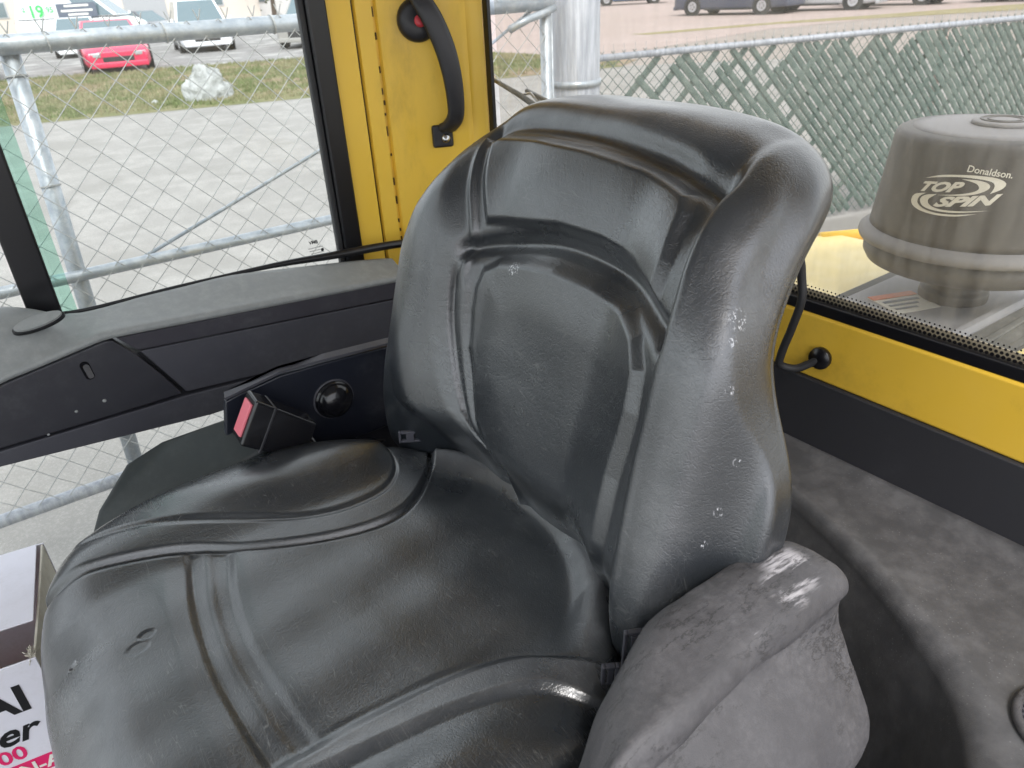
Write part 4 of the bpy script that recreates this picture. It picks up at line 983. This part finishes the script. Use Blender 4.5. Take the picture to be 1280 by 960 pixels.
# slot, screws and oval badge
def capsule(cx, cz, hw_, hh, tilt, y_, name, m, d=.002):
    P = []
    for k in range(24):
        a = 2*math.pi*k/24; px_, pz_ = hw_*math.cos(a), hw_*math.sin(a)+(hh-hw_)*(1 if math.sin(a) >= 0 else -1)
        P.append((cx+px_*math.cos(tilt)-pz_*math.sin(tilt), cz+px_*math.sin(tilt)+pz_*math.cos(tilt)))
    return MB().ext(P, 'y', y_-d, y_+.001).build(name, m, con)
capsule(.049, 1.104, .0075, .0175, .12, 1.346, 'slot', M['black_gloss'], .0006)
capsule(.0505, 1.102, .0048, .0135, .12, 1.3448, 'slot_insert', M['arm'], .0006)
for a, b, r_ in ((.058, 1.041, .0028), (.012, 1.037, .0022), (-.039, 1.011, .0018)):
    MB().lathe([(r_*1.3, 0), (r_, .001), (0, .001)], (a, 1.3462, b), 14, (0, -1, 0)).build('screw', M['console_top'], con, smooth=True)
bc = Vector((.008, 1.384, 1.194)); bu_ = Vector((1, .05, .12)).normalized(); bn = Vector((.0, -.45, .9)); bn = (bn-bu_*bn.dot(bu_)).normalized(); bv = bn.cross(bu_)
for nm, k_, h0, m_ in (('badge_recess', 1.10, .001, M['seal']), ('badge', 1.0, .005, M['console_top'])):
    ring_ = [(bc+bu_*.037*k_*math.cos(a)+bv*.013*k_*math.sin(a)) for a in np.linspace(0, 2*math.pi, 40, endpoint=False)]
    MB().prism([p-bn*.006 for p in ring_], [p+bn*h0 for p in ring_]).build(nm, m_, con, bevel=.001)
_p = smooth_line([(-.75, 1.475, 1.190), (-.10, 1.475, 1.190), (.0, 1.472, 1.180), (.08, 1.460, 1.171), (.25, 1.456, 1.173), (.43, 1.458, 1.168), (.56, 1.440, 1.164), (.68, 1.428, 1.160), (.80, 1.415, 1.150)], 5)
MB().tube(_p, [.0035+.0055*float(sm(np.array(p[0]), .3, .62)) for p in _p], 12).build('window_rail', M['seal'], cab, smooth=True)

# ------------------------------------------------------------------ hood behind the rear window
hood = thing('engine_hood', (1.4, .5, .2), 'pale yellow engine hood with a grey top plate behind the rear window', 'engine hood')
HZ = 1.08
MB().ext([(1.0, .2), (1.0, HZ-.02), (1.03, HZ), (1.62, HZ+.002), (1.72, HZ-.03), (1.78, HZ-.12), (1.80, .2)], 'y', -.55, .99).build('hood_shell', M['yellow_pale'], hood, bevel=.03, seg=4)
MB().tube([(1.585, .965, HZ-.004), (1.70, .90, HZ-.004), (1.72, .2, HZ-.004), (1.72, -.5, HZ-.004)], .014, 10).build('hood_ridge', M['yellow'], hood, smooth=True)
MB().ext([(1.06, .735), (1.235, .722), (1.463, .722), (1.463, .695), (1.235, .700), (1.06, .70)], 'z', HZ+.002, HZ+.006).build('plate_gasket', M['hood_dark'], hood)
MB().ext([(1.05, .700), (1.465, .698), (1.60, .66), (1.60, -.4), (1.05, -.4)], 'z', HZ+.003, HZ+.012).build('top_plate', M['hood_grey'], hood, bevel=.003)
MB().ext([(1.05, .470), (1.60, .455), (1.60, .10), (1.05, .10)], 'z', HZ+.013, HZ+.018).build('grille_panel', M['hood_dark'], hood, bevel=.002)
MB().prism([(1.05, .488, HZ+.012), (1.05, .470, HZ+.012), (1.05, .474, HZ+.030), (1.05, .484, HZ+.030)], [(1.60, .476, HZ+.012), (1.60, .458, HZ+.012), (1.60, .462, HZ+.030), (1.60, .472, HZ+.030)]).build('grille_frame', M['hood_grey'], hood)
for k in range(9):
    y_ = .44-k*.037; MB().box(1.09, 1.56, y_-.012, y_, HZ+.018, HZ+.024).build('louvre', M['hood_dark'], hood, bevel=.002)
MB().ext([(1.0, .395), (1.26, .375), (1.26, .08), (1.0, .08)], 'z', HZ+.025, HZ+.034).build('front_plate', M['yellow_pale'], hood, bevel=.003)
dcl = MB().ext([(1.289, .669), (1.375, .633), (1.343, .560), (1.258, .592)], 'z', HZ+.0122, HZ+.0132).build('warning_label', M['print_white'], hood)
MB().ext([(1.289, .669), (1.375, .633), (1.368, .617), (1.282, .653)], 'z', HZ+.0134, HZ+.0142).build('label_band', M['print_orange'], dcl)
for k, (o1, o2) in enumerate(((.028, .036), (.046, .052), (.062, .068))):
    dx, dy = .085, -.036; ex, ey = -.031*1.0, -.076
    P = [(1.289+ex*t_+dx*s_*1.0+.0, .669+ey*t_+dy*s_) for s_, t_ in ((.1, o1/.082), (.9-.15*k, o1/.082), (.9-.15*k, o2/.082), (.1, o2/.082))]
    MB().ext(P, 'z', HZ+.0134, HZ+.0140).build('printed_line', M['print_grey'], dcl)

# ------------------------------------------------------------------ bowl shaped pre-cleaner on the hood
PC = (1.406, .571)
pc = thing('air_precleaner', (PC[0], PC[1], HZ+.01), 'dusty grey bowl shaped air precleaner with white lettering standing on the hood', 'air cleaner')
P3 = (PC[0], PC[1], 0)
MB().lathe([(.058, HZ+.012), (.058, HZ+.030), (.046, HZ+.034), (.046, HZ+.11), (.10, HZ+.115)], P3, 40).build('neck', M['cleaner'], pc, smooth=False, bevel=.003)
MB().lathe([(.046, 1.19), (.10, 1.165), (.145, 1.160), (.160, 1.166), (.167, 1.178), (.168, 1.203), (.05, 1.205)], P3, 96).build('skirt', M['cleaner'], pc, smooth=True)
MB().lathe([(.10, 1.2052), (.172, 1.2052), (.1785, 1.2065), (.1805, 1.211), (.1795, 1.217), (.174, 1.222), (.165, 1.229), (.1, 1.23)], P3, 96).build('rim', M['cleaner_top'], pc, smooth=True)
cone = lambda z_: .164-(z_-1.228)*.10
MB().lathe([(.164, 1.228)]+[(cone(z_), z_) for z_ in np.linspace(1.24, 1.378, 10)]+[(.1478, 1.386), (.1445, 1.3925), (.138, 1.396), (.10, 1.399), (.0, 1.401)], P3, 96).build('bowl', M['cleaner'], pc, smooth=True)
MB().lathe([(.138, 1.3955), (.10, 1.3998), (.0, 1.402)], P3, 72).build('bowl_top', M['cleaner_top'], pc, smooth=True)
cp = MB().lathe([(.048, 1.400), (.048, 1.406), (.045, 1.408), (.0, 1.4085)], (PC[0]+.012, PC[1]-.008, 0), 48).build('cap_badge', M['cleaner_top'], pc, smooth=True)
for rr_ in (.036, .026): MB().lathe([(rr_-.003, 1.4075), (rr_-.003, 1.4098), (rr_, 1.4098), (rr_, 1.4075), (rr_-.003, 1.4075)], (PC[0]+.012, PC[1]-.008, 0), 40).build('badge_ring', M['cleaner'], cp, smooth=True)
K_ = .0001*100/71.5/6.4*.1*100            # metres per drawing unit of the logo
K_ = .1/71.5/6.4; TH0, LZ = math.radians(190.5), 1.316
def wrap(V2, off=.0007):
    out = []
    for a, b in V2:
        zz = LZ+b; th_ = TH0+a/.157; rr_ = cone(zz)+off
        out.append((PC[0]+rr_*math.cos(th_), PC[1]+rr_*math.sin(th_), zz))
    return out
def logo_text(name, txt, cap, ox, oy, slope, width, **kw):
    """ox, oy in drawing units of the logo (x right, y down)"""
    V, F = text_mesh(txt, cap/.70*K_, **kw); V2 = []; mx = max(v[0] for v in V); k_ = width*K_/mx
    for a, b, _ in V: V2.append(((ox-720)*K_+a*k_, -(oy-360)*K_+b+a*k_*slope))
    mesh(name, wrap(V2), F, M['print_white'], pc)
logo_text('logo_text', 'Donaldson.', 46, 757, 188, -.10, 298, shear=.12, bold=.0002)
logo_text('logo_text', 'TOP', 66, 445, 368, .12, 325, shear=.45, bold=.0010)
logo_text('logo_text', 'SPIN', 66, 592, 458, .15, 430, shear=.45, bold=.0010)
def crescent(A, B):
    A, B = smooth_line(A, 8), smooth_line(B, 8)
    def rs(P, n=40):
        d = np.r_[0, np.cumsum(np.hypot(*np.diff(P, axis=0).T))]; u = np.linspace(0, d[-1], n); return np.c_[np.interp(u, d, P[:, 0]), np.interp(u, d, P[:, 1])]
    A, B = rs(A), rs(B); V2 = [((p[0]-720)*K_, -(p[1]-360)*K_) for p in np.r_[A, B]]; n = len(A)
    mesh('logo_swoosh', wrap(V2), [(i, i+1, n+i+1, n+i) for i in range(n-1)], M['print_white'], pc)
crescent([(480, 272), (600, 232), (760, 213), (900, 213), (985, 228), (1027, 255), (1010, 292), (940, 330)], [(480, 272), (620, 243), (760, 230), (880, 236), (940, 250), (958, 272), (955, 298), (940, 330)])
crescent([(740, 243), (850, 243), (915, 260), (930, 290), (880, 328), (780, 356), (600, 376)], [(740, 243), (810, 256), (850, 272), (865, 298), (840, 322), (760, 347), (600, 376)])
crescent([(520, 374), (440, 395), (415, 430), (430, 475), (500, 505), (620, 518), (760, 508), (890, 476)], [(520, 374), (485, 398), (468, 425), (475, 458), (530, 489), (620, 503), (740, 498), (890, 476)])
crescent([(600, 370), (530, 385), (490, 412), (492, 445), (530, 475), (620, 488), (760, 482), (960, 446)], [(600, 370), (568, 395), (548, 418), (558, 445), (600, 466), (680, 474), (800, 466), (960, 446)])
# rear wiper outside the rear window
wp = thing('rear_wiper', (1.0, 1.2, 1.42), 'dark rear wiper arm and blade outside the rear glass above the backrest', 'wiper')
MB().tube([(.985, 1.446, 1.468), (.985, 1.34, 1.440), (.985, 1.20, 1.395)], [.004, .006, .007], 8).build('blade', M['hood_dark'], wp, smooth=True)
MB().tube([(.998, 1.33, 1.447), (.998, 1.24, 1.427), (.998, 1.10, 1.38)], .005, 8).build('wiper_arm', M['seal'], wp, smooth=True)
MB().tube([(.992, 1.345, 1.438), (.994, 1.31, 1.444), (.992, 1.26, 1.415)], .0035, 6).build('wiper_bracket', M['steel'], wp, smooth=True)

# ------------------------------------------------------------------ cardboard box between the seat and the window
bx = thing('cardboard_box', (-.3, 1.3, CF), 'open white printed cardboard box left of the cushion with black and pink lettering', 'box')
BU = Vector((-.989, .147, 0)); BV = Vector((.147, .989, 0)); B0 = Vector((-.165, 1.13, 0))
def bp(a, b, z_): return B0+BU*a+BV*b+Vector((0, 0, z_))
def panel(name, p, m, th, nrm, par=bx):
    return MB().prism(p, [Vector(q)+nrm*th for q in p]).build(name, m, par, bevel=.0008)
panel('front_side', [bp(0, 0, CF+.002), bp(.42, 0, CF+.002), bp(.42, 0, .75), bp(.20, 0, .7515), bp(0, 0, .75)], M['card_white'], .0035, BV)
panel('right_side', [bp(.0005, .004, CF+.002), bp(.0005, .312, CF+.002), bp(.0005, .312, .75), bp(.0005, .15, .747), bp(.0005, .004, .75)], M['card_edge'], .004, BU)
panel('back_side', [bp(0, .315, CF+.002), bp(.42, .315, CF+.002), bp(.42, .315, .75), bp(0, .315, .75)], M['card_white'], .0035, BV)
panel('left_side', [bp(.42, 0, CF+.002), bp(.42, .315, CF+.002), bp(.42, .315, .75), bp(.42, 0, .75)], M['card_edge'], .004, BU)
for nm, p, nn in (('lining', [bp(.005, .006, CF+.004), bp(.41, .006, CF+.004), bp(.41, .31, CF+.004), bp(.005, .31, CF+.004)], Vector((0, 0, 1))),
                  ('lining', [bp(.005, .0045, CF+.01), bp(.415, .0045, CF+.01), bp(.415, .0045, .746), bp(.005, .0045, .746)], BV),
                  ('lining', [bp(.0055, .01, CF+.01), bp(.0055, .30, CF+.01), bp(.0055, .30, .742), bp(.0055, .01, .742)], BU)):
    panel(nm, p, M['card_brown'], .0012, nn)
panel('inner_flap', [bp(.010, .312, .752), bp(.40, .312, .752), bp(.40, .235, .758), bp(.38, .105, .748), bp(.006, .090, .752)], M['card_white'], .003, Vector((0, 0, 1)))
tn = Vector((.147, .989, 0))*-.0008
def on_box(name, txt, cap, a, z_, m, **kw):
    V, F = text_mesh(txt, cap/.70, **kw); w_ = max(v[0] for v in V)
    o_ = bp(a, 0, z_)+tn; ux = -BU
    return mesh(name, [o_+ux*(x_-w_)+Vector((0, 0, y_)) for x_, y_, _ in V], F, m, bx)
on_box('box_text', 'AI', .054, .036, .656, M['print_black'], bold=.0022)
on_box('box_text', 'eer', .046, .034, .594, M['print_black'], bold=.0016, shear=.35)
on_box('box_text', '000', .029, .070, .557, M['print_pink'], bold=.0010)
panel('pink_band', [bp(.016, 0, .512)+tn*.6, bp(.13, 0, .512)+tn*.6, bp(.13, 0, .547)+tn*.6, bp(.016, 0, .547)+tn*.6], M['print_pink'], .0003, -BV)
o_ = on_box('box_text', 'N-A', .024, .030, .518, M['print_white'], bold=.0010)
for v_ in o_.data.vertices: v_.co += tn*1.2
fr_ = MB()
for k in range(26):
    c0 = bp(rng.uniform(.001, .012), rng.uniform(0, .02), .752+rng.uniform(-.004, .004)); fr_.tube([c0, c0+Vector(rng.normal(0, .004, 3)), c0+Vector(rng.normal(0, .005, 3))], .0006, 4)
tag(fr_.build('frayed_edge', M['card_edge'], bx), kind='stuff')
